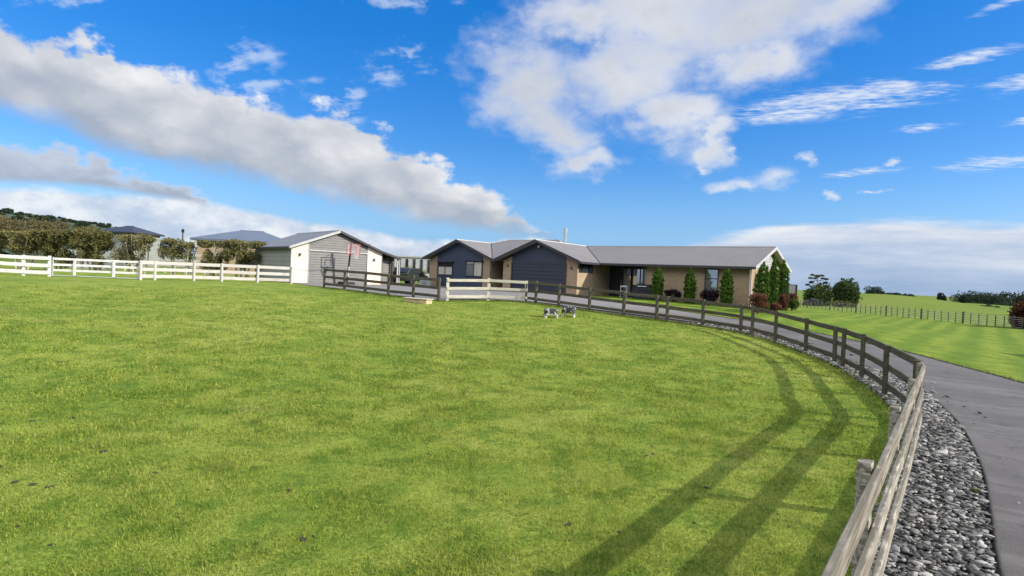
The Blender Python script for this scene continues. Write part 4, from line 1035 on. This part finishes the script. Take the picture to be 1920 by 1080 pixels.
cypress(-5.75, -.9, 2.22, .34, 'narrow dark conifer against the brick wall beside the covered barbecue', 21)
cypress(-3.60, -.9, 2.22, .32, 'narrow dark conifer against the brick wall between the two dark round shrubs', 22)
cypress(-1.34, -.9, 2.26, .34, 'narrow conifer against the front brick wall nearest the house corner, lit along one side', 23)
cypress(.95, -1.9, 2.62, .39, 'broad tall conifer at the white gable end, nearest the front corner of the house', 24)
cypress(1.0, .15, 2.95, .27, 'middle of the three tall conifers at the white gable end', 25)
cypress(1.0, 2.3, 2.94, .32, 'rearmost of the three tall conifers at the white gable end', 26)
def shrub(name, lx, ly, zt, rx, label, mat, seed, group=None, rz_=None, n=4200, size=.05):
    p = house_mw @ Vector((lx, ly, 0)); zg = tzf(p.x, p.y); h = 1.0+zt-zg
    rt = empty(name, (p.x, p.y, zg), seed, label, 'shrub', group); g_ = random.Random(seed); mb = MB()
    for i in range(5): a = i*1.26; mb.tube([(0, 0, -.1), (math.cos(a)*rx*.4, math.sin(a)*rx*.4, h*.7)], [.025, .01], 5)
    mb.build('stem', M['bark'], rt)
    cr = [(0, 0, h*.52, rx*.85, rx*.85, h*.44)]
    for i in range(10): a = g_.uniform(0, 6.28); q = g_.uniform(.4, .75)*rx; cr.append((math.cos(a)*q, math.sin(a)*q, h*g_.uniform(.3, .8), rx*.33, rx*.33, h*.18))
    leaves('foliage', cr, n, size, M[mat], rt, seed=seed, gaps=.2)
shrub('round_shrub', -4.60, -.95, .86, .58, 'dark purple rounded shrub by the wall, nearer the barbecue', 'leaf_purple', 31, 'dark rounded shrubs along the front wall')
shrub('round_shrub', -2.35, -.95, .98, .66, 'dark purple rounded shrub under the tall wall window', 'leaf_purple', 32, 'dark rounded shrubs along the front wall')
shrub('red_shrub', 1.1, -3.1, .90, .56, 'big red brown leafy shrub at the front corner of the house', 'leaf_red', 33, 'red leaved shrubs below the conifers')
shrub('red_shrub', 1.3, 1.35, .92, .36, 'red brown upright shrub between the middle and rear tall conifers', 'leaf_red', 34, 'red leaved shrubs below the conifers')
shrub('red_shrub', 1.2, 4.3, .98, .36, 'bright red shrub in front of the grey slatted screen', 'leaf_red', 35, 'red leaved shrubs below the conifers')
shrub('red_shrub', 1.35, -.7, .35, .40, 'low orange red shrub at the foot of the middle tall conifer', 'leaf_red', 36, 'red leaved shrubs below the conifers', n=2200)
shrub('green_shrub', 1.4, 3.2, .62, .42, 'small green shrub below the rearmost conifer', 'leaf_cypress', 37, None, n=2500)
# slatted screen at the end of the house
def screen():
    p = house_mw @ Vector((.62, 5.6, 0)); rt = empty('slatted_screen', (p.x, p.y, tzf(p.x, p.y)), TH-PI/2, 'grey slatted timber screen panel behind the red shrub at the gable end', 'screen')
    b = MB(); z0 = 1.0-tzf(p.x, p.y)
    for i in range(12): b.box(0, -.012, .06+i*.126, .40, .012, .175+i*.126)
    b.build('slat_panel', M['trim_grey'], rt)
    for x_ in (-.10, .405): MB().box(x_, -.05, -.2, x_+.10, .05, 1.62).build('post', M['trim_dark'], rt)
    MB().box(.002, -.03, 1.57, .403, .03, 1.62).build('top_rail', M['trim_dark'], rt)
screen()
# covered barbecue and a white chair on the porch
def barbecue():
    p = house_mw @ Vector((-6.95, -.35, 0)); zg = 0.95
    rt = empty('barbecue', (p.x, p.y, zg), TH-PI/2, 'black covered barbecue trolley standing on the porch by the brick wall', 'barbecue')
    MB().box(-.72, -.3, .12, .72, .3, .86).build('cabinet', M['black_cover'], rt, .03)
    hd = MB(); P = [(-.52, -.28, .87), (-.52, .28, .87), (-.52, .24, 1.03), (-.52, .05, 1.10), (-.52, -.18, 1.07)]
    hd.slab(P, (1.04, 0, 0)); h = hd.build('hood', M['black_cover'], rt, .03); MB().tube([(-.3, -.33, .95), (.3, -.33, .95)], .015, 6).build('handle', M['steel'], h)
    for x_ in (-.6, .6): MB().tube([(x_, -.24, .08), (x_, .24, .08)], .08, 10).build('wheel', M['tyre'], rt)
barbecue()
def chair():
    p = house_mw @ Vector((-8.35, -.5, 0)); rt = empty('chair', (p.x, p.y, 1.03), TH-PI/2+.5, 'pale grey garden chair on the porch before the navy door', 'chair')
    MB().box(-.23, -.23, .40, .23, .23, .44).build('seat', M['plastic_white'], rt, .01)
    b = MB(); b.box(-.23, .20, .44, -.18, .24, .86); b.box(.18, .20, .44, .23, .24, .86); b.box(-.18, .20, .76, .18, .24, .86); b.box(-.18, .20, .44, .18, .24, .50); b.build('backrest', M['plastic_white'], rt)
    for x_ in (-.23, .19):
        MB().box(x_, -.22, .60, x_+.04, .20, .63).build('armrest', M['plastic_white'], rt)
        for y_ in (-.22, .19): MB().box(x_, y_, 0, x_+.035, y_+.035, .40 if y_ > 0 else .598).build('leg', M['plastic_white'], rt)
chair()

# ------------------------------------------------------------------ things on the grass
def quad_graph(name, mat, joints, edges, radii, parent=None, sub=1):
    me = bpy.data.meshes.new(name); me.from_pydata(joints, edges, []); me.update()
    o = link(name, me, mat, parent); md = o.modifiers.new('skin', 'SKIN'); md.use_smooth_shade = True
    if not me.skin_vertices: me.skin_vertices.new()
    for i, r_ in enumerate(radii):
        me.skin_vertices[0].data[i].radius = (r_[0], r_[1]) if isinstance(r_, tuple) else (r_, r_)
    me.skin_vertices[0].data[2].use_root = True
    s_ = o.modifiers.new('sub', 'SUBSURF'); s_.levels = sub; s_.render_levels = sub
    return o
def cow_body(name, mat, s=1.0, head_down=False, parent=None, fat=1.0):
    """a standing cow, nose towards +X, 1.0 = real size"""
    hz, hx = (0.55, 1.28) if head_down else (1.42, 1.30)
    J = [(-.78, 0, 1.18), (-.40, 0, 1.10), (.10, 0, 1.05), (.55, 0, 1.12), (.92, 0, 1.25 if not head_down else .98), (hx, 0, hz), (hx+.30, 0, hz-.16),
         (-.72, .22, .78), (-.80, .22, .45), (-.74, .22, .04), (-.72, -.22, .78), (-.80, -.22, .45), (-.74, -.22, .04),
         (.52, .20, .72), (.54, .20, .40), (.52, .20, .04), (.52, -.20, .72), (.54, -.20, .40), (.52, -.20, .04),
         (-.96, 0, 1.10), (-.98, 0, .55), (hx-.05, .20, hz+.06), (hx-.05, -.20, hz+.06)]
    E = [(0, 1), (1, 2), (2, 3), (3, 4), (4, 5), (5, 6), (0, 7), (7, 8), (8, 9), (0, 10), (10, 11), (11, 12), (3, 13), (13, 14), (14, 15), (3, 16), (16, 17), (17, 18), (0, 19), (19, 20), (5, 21), (5, 22)]
    Rr = [(.28, .30), (.33, .36), (.35, .38), (.29, .36), (.17, .20), (.13, .16), (.09, .10), .15, .075, .06, .15, .075, .06, .12, .07, .06, .12, .07, .06, .04, .03, .05, .05]
    if fat > 1: J = [(a*.92, b, c*.62 if c < .5 else c-.24-.06*(i > 2 and i < 7)) for i, (a, b, c) in enumerate(J)]
    J = [(a*s, b*s*(1+.3*(fat-1)), c*s) for a, b, c in J]; Rr = [tuple(k*fat for k in r_) if isinstance(r_, tuple) else r_*fat for r_ in Rr]; Rr = [tuple(k*s for k in r_) if isinstance(r_, tuple) else r_*s for r_ in Rr]
    return quad_graph(name, mat, J, E, Rr, parent, 1)
def low_stool(x, y, L, W, H, rz, label, seed):
    """low block of weathered wood: thick rough seat, chunky pale legs with an arch between them"""
    rt = empty('garden_stool', (x, y, tzf(x, y)), rz, label, 'stool', 'low stools on the paddock grass'); g_ = random.Random(seed)
    bm = bmesh.new(); bmesh.ops.create_cube(bm, size=1.0); bmesh.ops.subdivide_edges(bm, edges=bm.edges[:], cuts=4, use_grid_fill=True)
    for v in bm.verts:
        a, b, c = v.co.x*2, v.co.y*2, v.co.z*2
        arch = max(0.0, 1-(a/.62)**2) if c < -.7 else 0.0
        k = 1-.07*max(abs(a*b), abs(b*c), abs(a*c))**3
        v.co = (a*L/2*k+g_.uniform(-.008, .008), b*W/2*k+g_.uniform(-.008, .008), H*.60+c*H*.40*k+arch*H*.14+g_.uniform(-.008, .008))
    me = bpy.data.meshes.new('seat'); bm.to_mesh(me); bm.free(); link('seat', me, M['patches'], rt, True)
    for sx in (-1, 1):
        for sy in (-1, 1):
            MB().tube([(sx*L*.40, sy*W*.34, -.03), (sx*L*.37, sy*W*.32, H*.12), (sx*L*.34, sy*W*.30, H*.30)], [.050, .046, .055], 7).build('leg', M['weathered_pale'], rt)
low_stool(1.62, 23.25, .58, .34, .36, R(6), 'smaller low mottled stool on the paddock grass, farther from the curved fence', 3)
low_stool(2.40, 23.9, .58, .36, .45, R(-12), 'taller low mottled stool on the paddock grass, nearer the curved fence', 4)
def bench_box():
    x, y = -4.2, 25.9; rt = empty('timber_box', (x, y, tzf(x, y)), R(-28), 'low tan timber box with a plank lid lying on the grass by the yard fence', 'box')
    MB().box(-.62, -.22, -.05, .62, .22, .17).build('box_side', M['pine'], rt, .01)
    MB().box(-.68, -.27, .172, .68, .27, .205).build('lid', M['timber_pale'], rt, .006)
bench_box()
def dungs():
    spots = [(-6.25, 7.56), (-5.9, 7.8), (-6.6, 7.2), (-4.78, 6.61), (-4.55, 6.5), (-4.49, 5.46), (-4.7, 5.5), (-4.3, 5.42), (1.8, 7.26), (1.9, 7.32), (-.19, 5.56), (-2.7, 6.2), (-2.1, 5.6), (-3.1, 4.9), (-.9, 6.9), (3.1, 10.4), (-1.6, 4.6), (.6, 5.1), (-3.6, 5.9), (2.2, 6.2), (-7.5, 9.5), (-5.2, 5.9), (-3.9, 4.6)]
    g_ = random.Random(5)
    while len(spots) < 105:
        r_ = g_.uniform(3.9, 15); a = g_.uniform(R(-43), R(30)); p = (r_*math.sin(a), r_*math.cos(a))
        if inside(np.array([p[0]+.6]), np.array([p[1]]), PADDOCK)[0]: spots.append(p)
    bm = bmesh.new(); bmesh.ops.create_icosphere(bm, subdivisions=2, radius=1.0)
    for v in bm.verts:
        k = 1+.28*math.sin(v.co.x*4+1)*math.sin(v.co.y*5+v.co.z*3)+.1*math.sin(v.co.x*11); v.co *= k; v.co.z *= .38
    me = bpy.data.meshes.new('dung'); bm.to_mesh(me); bm.free(); me.materials.append(M['dung'])
    for i, (x, y) in enumerate(spots):
        o = bpy.data.objects.new('dung', me); COL.objects.link(o); s_ = g_.uniform(.014, .034) if i < 23 else g_.uniform(.008, .020)
        o.location = (x, y, tzf(x, y)+s_*.22); o.scale = (s_*g_.uniform(1, 1.7), s_*g_.uniform(.8, 1.1), s_); o.rotation_euler = (0, 0, g_.uniform(0, 6))
        tag(o, 'small dark lump of dried dung in the paddock grass', 'dung', 'dung lumps scattered in the paddock grass')
dungs()

def weed(x, y, s_, label, seed):
    rt = empty('weed', (x, y, tzf(x, y)+.02), seed, label, 'weed', 'weeds among the river stones')
    V, Fq, tn = leaf_cloud([(0, 0, s_*.5, s_, s_, s_*.5)], 70, s_*.32, seed=seed, up=.4); np_mesh('foliage', V, Fq, M['leaf_flax'], rt, {'leaf': tn})
weed(2.95, 4.62, .055, 'small green weed among the stones against the near fence', 1)
weed(3.28, 5.25, .05, 'small yellow green weed in the stones, a step farther along the fence', 2)
weed(5.25, 6.35, .05, 'small weed in the stones by the dark driveway edging', 3)
# ------------------------------------------------------------------ wire fence across the field
def wire_fence():
    a = Vector((44.6, 90.0, 0)); b = Vector((47.3, 53.2, 0)); rt = empty('wire_fence', (a.x, a.y, tzf(a.x, a.y)), 0, 'long post and wire field fence with thin battens beyond the mown lawn', 'fence')
    inv = Vector(rt.location); n = 40
    for i in range(n+1):
        p = a.lerp(b, i/n); z = tzf(p.x, p.y)-inv.z; pp = (p.x-inv.x, p.y-inv.y)
        if i % 6 == 3:
            MB().tube([(pp[0], pp[1], z-.3), (pp[0], pp[1], z+1.22)], .095, 8).build('post', M['timber'], rt)
        else:
            MB().box(pp[0]-.035, pp[1]-.03, z+.02, pp[0]+.035, pp[1]+.03, z+1.12+random.uniform(-.06, .05)).build('batten', M['timber'], rt)
    for h in (.15, .33, .51, .69, .87, 1.05):
        MB().tube([(a.x-inv.x-.05, a.y-inv.y, tzf(a.x, a.y)-inv.z+h), (b.x-inv.x-.05, b.y-inv.y, tzf(b.x, b.y)-inv.z+h)], .008, 4).build('wire', M['metal'], rt)
wire_fence()
cb = cow_body('cow', M['black_cover'], .95, True); cb.location = (52.8, 101.0, tzf(52.8, 101.0)); cb.rotation_euler = (0, 0, R(175))
tag(cb, 'black cow grazing in the field behind the wire fence', 'cow')

# ------------------------------------------------------------------ trees to the right
FT = 'trees in the fields beyond the wire fence'
tree('broadleaf_tree', 79.0, 150.0, 6.6, 4.4, 'dark rounded tree beyond the wire fence, beside the house end', 'tree', M['leaf_tree'], 5200, .30, FT, 41, low=.08, ry=3.5)
tree('broadleaf_tree', 87.0, 150.0, 8.8, 4.4, 'largest dark bushy tree beyond the wire fence', 'tree', M['leaf_tree'], 8000, .34, FT, 42, low=.03, ry=4)
tree('broadleaf_tree', 86.9, 160.0, 7.4, 2.8, 'dark tree half hidden behind the largest bushy tree', 'tree', M['leaf_tree'], 3200, .32, FT, 43, low=.1)
def pine(x, y, h, label, seed):
    zg = tzf(x, y); rt = empty('pine_tree', (x, y, zg), 0, label, 'tree', FT); g_ = random.Random(seed)
    mb = MB().tube([(0, 0, -.3), (0, 0, h*.97)], [.22, .05], 8); cr = []
    for lv in (.66, .76, .86, .95):
        k = 4; rr_ = (2.5 if lv < .9 else 1.4)
        for i in range(k):
            a = 2*PI*i/k+g_.uniform(-.4, .4)+lv*9; e = (math.cos(a)*rr_*g_.uniform(.7, 1.1), math.sin(a)*rr_*g_.uniform(.7, 1.1), h*lv+g_.uniform(.1, .5))
            mb.tube([(0, 0, h*lv-.2), (e[0]*.6, e[1]*.6, h*lv+.05), e], [.07, .05, .02], 5); cr.append((e[0], e[1], e[2]+.15, .62, .62, .28))
    mb.build('trunk', M['bark'], rt); leaves('crown', cr, 1600, .20, M['leaf_tree'], rt, seed=seed)
pine(83.6, 158.0, 9.3, 'tall thin pine with tiers of separate tufts above the rounded tree', 44)
tree('low_shrub', 84.5, 147, 3.0, 3.2, 'grey green low shrub between the two bushy trees', 'shrub', M['leaf_hedge_dark'], 1500, .26, FT, 45, low=.02)
tree('low_shrub', 75.6, 147, 2.6, 1.6, 'small shrub near the house end under the rounded tree', 'shrub', M['leaf_hedge_dark'], 900, .24, FT, 46, low=.02)
for x, y, h, rx, lb, sd_ in ((189.0, 300, 6.4, 6.0, 'dark round tree standing on the crest of the green knoll', 51), (198.5, 300, 4.4, 5.0, 'low dark tree behind the falling slope of the knoll', 52), (207.0, 302, 4.6, 5.2, 'low wide dark tree lower on the slope of the knoll', 53), (202.5, 312, 4.2, 3.2, 'small dark tree between the two low trees on the slope', 54),
                            (246.0, 330, 6.0, 2.6, 'small lone dark tree in the far field past the knoll', 55), (252.5, 322, 5.2, 2.2, 'thin lone tree in the far field near a dark bush', 56)):
    tree('field_tree', x, y, h, rx, lb, 'tree', M['leaf_far'], 1500, .5, FT, sd_, low=.02, gaps=1.2, z={51: -1.4, 52: -1.8, 53: -2.3, 54: -2.4}.get(sd_, tzf(x, y)-.6))
def wood_belt(name, pts, n, hmin, hmax, label, seed, mat, size):
    g_ = random.Random(seed); cr = []; P = dens(pts, 1.0)
    for i in range(n):
        p = P[g_.randrange(len(P))]; h = g_.uniform(hmin, hmax); r_ = h*g_.uniform(.45, .8); x = p[0]+g_.uniform(-6, 6); y = p[1]+g_.uniform(-10, 10)
        cr.append((x, y, tzf(x, y)-3.5+h*.5, r_, r_, h*.55))
    V, Fq, tn = leaf_cloud(cr, n*420, size, seed=seed, hollow=.5, gaps=2.0)
    tag(np_mesh(name, V, Fq, M[mat], None, {'leaf': tn}), label, 'trees', kind='stuff')
wood_belt('wood', [(345, 450), (372, 452), (392, 470)], 30, 7, 13, 'dark belt of far trees behind the rolling fields', 61, 'leaf_far', .75)
wood_belt('wood', [(300, 380), (345, 400)], 12, 3, 6, 'scattered scrub along a fold of the far fields', 62, 'leaf_far', .6)
wood_belt('wood', [(520, 620), (700, 700), (820, 760)], 60, 9, 17, 'long line of blue green woods along the far horizon', 63, 'leaf_far', 1.3)
wood_belt('wood', [(228, 285), (246, 292), (268, 300)], 12, 2.5, 4.5, 'dark bushes along the field edge below the knoll', 64, 'leaf_far', .5)
# dark red shrub at the right edge and the trees beside the lawn that shade it
def edge_tree(x, y, h, rx, lb, mat, sd_, n=6000, nm='garden_tree'):
    tree(nm, x, y, h, rx, lb, 'tree', M[mat], n, .16, 'trees along the side of the mown lawn', sd_, low=.06)
edge_tree(49.6, 54.5, 2.9, 2.5, 'dark red leaved bushy tree at the right edge of the photo by the wire fence', 'leaf_darkred', 71, 9000)
edge_tree(56.5, 54.0, 4.5, 2.4, 'bushy garden tree out beyond the dark red one', 'leaf_tree', 72)
edge_tree(54.0, 45.5, 6.0, 2.4, 'bushy garden tree by the lawn, shading the wire fence end', 'leaf_tree', 73)
edge_tree(45.0, 36.6, 5.2, 1.8, 'small garden tree beside the lawn, third along', 'leaf_tree', 74, 5000)
edge_tree(37.0, 30.0, 5.2, 1.5, 'small garden tree beside the lawn, nearer the driveway', 'leaf_tree', 75, 5000)
edge_tree(27.0, 20.6, 4.5, 1.7, 'small bushy garden tree nearest the driveway', 'leaf_tree', 76, 6000)

# ------------------------------------------------------------------ beyond the shed and hedge
def far_house(name, x, y, w, dp, zw, zr_, rz, label, roofm, hip=2.5, wm='white_board'):
    zg = tzf(x, y); rt = empty(name, (x, y, zg), rz, label, 'house')
    MB().box(-w/2+.5, -dp/2+.5, -.5, w/2-.5, dp/2-.5, zw-zg-.04).build('wall', M[wm], rt)
    e, r_ = zw-zg, zr_-zg; rf = MB(); a = w/2; b = dp/2; c = a-hip
    V = [(-a, -b, e), (a, -b, e), (a, b, e), (-a, b, e), (-c, 0, r_), (c, 0, r_), (-a, -b, e-.2), (a, -b, e-.2), (a, b, e-.2), (-a, b, e-.2)]
    rf.add(V, [(0, 1, 5, 4), (1, 2, 5), (2, 3, 4, 5), (3, 0, 4), (0, 6, 7, 1), (1, 7, 8, 2), (2, 8, 9, 3), (3, 9, 6, 0), (9, 8, 7, 6)])
    ro = rf.build('roof', roofm, rt); MB().tube([(-c, 0, r_), (c, 0, r_)], .07, 6).build('ridge_cap', roofm, ro)
    for x_ in (-w*.28, w*.1, w*.3):
        f = MB().box(x_-.7, -dp/2+.45, .9, x_+.7, -dp/2+.497, 2.1).build('window', M['trim_dark'], rt); MB().box(x_-.62, -dp/2+.43, .97, x_+.62, -dp/2+.448, 2.03).build('pane', M['dark_glass'], f)
far_house('neighbour_house', -62.0, 93.0, 7.0, 7, 6.35, 7.45, -.1, 'distant white house with a dark hipped roof showing over the hedge', M['trim_dark'], 2.8, 'shed_side')
far_house('neighbour_house', -28.2, 62.0, 9.6, 9, 4.55, 5.75, .25, 'neighbouring house with a blue grey hipped metal roof behind the clipped hedge and shed', M['roof_blue'], 3.6, 'brick')
def flat_building():
    x, y = -13.6, 80.0; zg = tzf(x, y); rt = empty('white_building', (x, y, zg), .08, 'flat roofed white building with a row of tall narrow windows between shed and house', 'building')
    MB().box(-4.2, 0, -.3, 4.2, 8, 3.1).build('wall', M['trim_white'], rt); MB().box(-4.35, -.15, 3.102, 4.35, 8.15, 3.3).build('roof', M['trim_white'], rt)
    for i in range(5):
        x_ = -2.1+i*1.0; f = MB().box(x_-.17, -.05, 1.0, x_+.17, -.003, 2.85).build('window', M['trim_dark'], rt); MB().box(x_-.13, -.062, 1.05, x_+.13, -.052, 2.8).build('pane', M['dark_glass'], f)
flat_building()
def flax(x, y, h, label, seed):
    zg = tzf(x, y); rt = empty('flax_plant', (x, y, zg), 0, label, 'plant', 'flax and shrubs in front of the white building'); g_ = np.random.default_rng(seed); V = []; Fq = []; tn = []
    for i in range(160):
        a = g_.uniform(0, 6.28); r0 = g_.uniform(0, .3); L = h*g_.uniform(.6, 1.1); sp = g_.uniform(.2, .8); w = .035
        b = np.array([math.cos(a)*r0, math.sin(a)*r0, 0]); m_ = b+[math.cos(a)*L*sp*.4, math.sin(a)*L*sp*.4, L*.6]; e = b+[math.cos(a)*L*sp, math.sin(a)*L*sp, L*(1-sp*.45)]
        s_ = np.array([-math.sin(a)*w, math.cos(a)*w, 0]); k = len(V); V += [b-s_, b+s_, m_+s_, m_-s_, e+s_*.2, e-s_*.2]; Fq += [(k, k+1, k+2, k+3), (k+3, k+2, k+4, k+5)]; tn += [g_.uniform()]*6
    np_mesh('foliage', V, Fq, M['leaf_flax'], rt, {'leaf': tn})
for i, (x, y, h, lb) in enumerate(((-14.0, 70, 1.9, 'yellow green flax clump by the shed end, in front of the white building'), (-12.6, 69, 2.1, 'tall yellow green flax clump in the middle below the white windows'), (-11.2, 70, 1.8, 'yellow green flax clump beside the navy gabled house wing'), (-12.0, 66, 1.4, 'low yellow flax clump in front of the taller flax'))): flax(x, y, h, lb, 80+i)
def parked_car():
    x, y = -8.35, 46.6; zg = tzf(x, y)+.03; rt = empty('parked_car', (x, y, zg), R(75), 'dark green parked car half hidden between the shed and the house', 'car')
    prof = [(-2.0, .35), (2.0, .35), (2.05, .75), (1.15, .92), (.55, 1.38), (-1.55, 1.40), (-2.02, .95)]
    MB().slab([(a, -.82, b) for a, b in prof], (0, 1.64, 0)).build('body', M['car_paint'], rt, .07)
    MB().slab([(.98, -.835, .98), (.52, -.835, 1.30), (-1.45, -.835, 1.32), (-1.72, -.835, .98)], (0, 1.67, 0)).build('side_window', M['dark_glass'], rt)
    MB().slab([(-1.60, -.66, 1.34), (-1.60, .66, 1.34), (-2.0, .66, 1.0), (-2.0, -.66, 1.0)], (-.04, 0, .02)).build('rear_window', M['dark_glass'], rt)
    MB().box(-2.075, -.27, .62, -2.03, .27, .76).build('number_plate', M['trim_white'], rt)
    for s_ in (-.72, .72): MB().box(-2.075, s_-.1, .72, -2.03, s_+.1, .92).build('tail_light', M['dark_glass'], rt)
    for x_ in (-1.3, 1.3):
        for y_ in (-.78, .78): MB().tube([(x_, y_-.1, .32), (x_, y_+.1, .32)], .32, 16).build('wheel', M['tyre'], rt)
parked_car()
def small_gate():
    x, y = -7.15, 46.9; rt = empty('white_gate', (x, y, tzf(x, y)), R(30), 'small white slatted gate beside the navy gabled wing', 'gate')
    b = MB()
    for i in range(4): b.box(-.5, -.012, .08+i*.15, .5, .012, .20+i*.15)
    b.build('slat_panel', M['trim_white'], rt)
    for x_ in (-.56, .5): MB().box(x_, -.03, 0, x_+.06, .03, .75).build('post', M['trim_white'], rt)
small_gate()
def paling():
    y = 53.0; rt = empty('yard_fence', (-42.0, y, tzf(-42, y)), 0, 'solid white paling fence glimpsed through the gap in the hedge', 'fence')
    b = MB()
    for i in range(44): b.box(i*.13, -.01, .05, i*.13+.118, .01, 1.75)
    b.build('paling_panel', M['trim_white'], rt)
    for i in range(3): MB().box(.9+i*1.9, .015, 0, 1.0+i*1.9, .10, 1.8).build('post', M['trim_white'], rt)
    rt = empty('yard_fence', (-35.4, 52.5, tzf(-35, 52.5)), R(2), 'white three rail fence seen behind the sparse hedge shrubs', 'fence')
    for i in range(5): MB().box(i*1.8, -.05, -.2, i*1.8+.1, .05, 2.2).build('post', M['timber_white'], rt)
    for z_ in (.7, 1.2, 1.7):
        for i in range(4): rail_obj('rail', Vector((i*1.8+.02, -.07, z_)), Vector((i*1.8+1.81, -.07, z_)), .22, .04, M['timber_white'], rt)
paling()
def pole():
    x, y = -51.7, 90; rt = empty('power_pole', (x, y, tzf(x, y)), 0, 'thin dark power pole standing far behind the hedge', 'pole')
    MB().tube([(0, 0, -.3), (0, 0, 6.2)], [.13, .09], 8).build('shaft', M['timber'], rt); MB().box(-.18, -.1, 5.6, .18, .1, 6.1).build('transformer', M['trim_dark'], rt)
pole()
# wooded hill and nearer brown trees on the left
def hill():
    xs = np.linspace(-560, -215, 60); ys = np.linspace(330, 620, 40); X_, Y_ = np.meshgrid(xs, ys)
    ridge = np.interp(X_, [-560, -420, -360, -330, -312, -300, -285, -262, -235, -215], [34, 36, 32, 28.5, 28.0, 23, 17, 10, 3, -2])
    Zh = ridge*np.exp(-((Y_-440)/85)**2) + 1.2*np.sin(X_*.13)*np.sin(Y_*.11) - 1
    ii = np.arange(X_.size).reshape(X_.shape); Fq = np.stack([ii[:-1, :-1], ii[:-1, 1:], ii[1:, 1:], ii[1:, :-1]], -1).reshape(-1, 4)
    m, t, b = new_mat('hill_bush'); n = n_noise(t, geo_pos(t), .05, 6, .65)
    setc(t, b, 'Base Color', n_ramp(t, n, [(.35, (.020, .034, .022)), (.5, (.032, .054, .028)), (.66, (.075, .095, .035))])); b.inputs['Roughness'].default_value = 1; bump(t, b, n_noise(t, geo_pos(t), .3, 4, .6), 1, 2.0)
    tag(np_mesh('hills', np.stack([X_, Y_, Zh], -1).reshape(-1, 3), Fq, m, smooth=True), kind='structure')
    g_ = random.Random(9); cr = []
    for i in range(420):
        x = g_.uniform(-420, -262); y = g_.uniform(385, 450); h = g_.uniform(1.2, 3.6)*(1.7 if i % 40 == 0 else 1); r_ = h*.6
        zz = float(np.interp(x, [-560, -420, -360, -330, -312, -300, -285, -262, -235, -215], [34, 36, 32, 28.5, 28.0, 23, 17, 10, 3, -2]))*math.exp(-((y-440)/85)**2)-1
        cr.append((x, y, zz+h*.2, r_, r_, h*.5))
    V, Fq, tn = leaf_cloud(cr, 80000, .6, seed=3, hollow=.5); tag(np_mesh('wood', V, Fq, M['leaf_far'], None, {'leaf': tn}), 'dark bush covering the far hill beyond the hedge', 'trees', kind='stuff')
    Xb = np.linspace(-260, -90, 40); Yb = np.linspace(960, 1060, 8); X_, Y_ = np.meshgrid(Xb, Yb); Zb = 31*np.exp(-((X_+158)/17)**2)*np.sin(np.linspace(.05, PI-.05, 8))[:, None]-5
    ii = np.arange(X_.size).reshape(X_.shape); Fq = np.stack([ii[:-1, :-1], ii[:-1, 1:], ii[1:, 1:], ii[1:, :-1]], -1).reshape(-1, 4)
    tag(np_mesh('hills', np.stack([X_, Y_, Zb], -1).reshape(-1, 3), Fq, m, smooth=True), kind='structure')
hill()
tree('brown_tree', -66.5, 72, 6.6, 4.6, 'big brown leaved tree at the edge of the photo behind the hedge', 'tree', M['leaf_brown'], 16000, .12, 'trees on the rise behind the hedge', 91, low=.05)
tree('brown_tree', -61.5, 74, 6.1, 3.6, 'brown topped tree sloping down behind the second hedge shrub', 'tree', M['leaf_brown'], 12000, .12, 'trees on the rise behind the hedge', 92, low=.05)
tree('green_tree', -58.0, 78, 5.2, 2.8, 'olive green tree behind the hedge below the wooded hill', 'tree', M['leaf_hedge_dark'], 9000, .12, 'trees on the rise behind the hedge', 93, low=.05)
tree('brown_tree', -15.9, 62, 3.9, 2.2, 'brown rounded tree top showing over the lean-to roof of the shed', 'tree', M['leaf_brown'], 6000, .11, None, 94, low=.05)
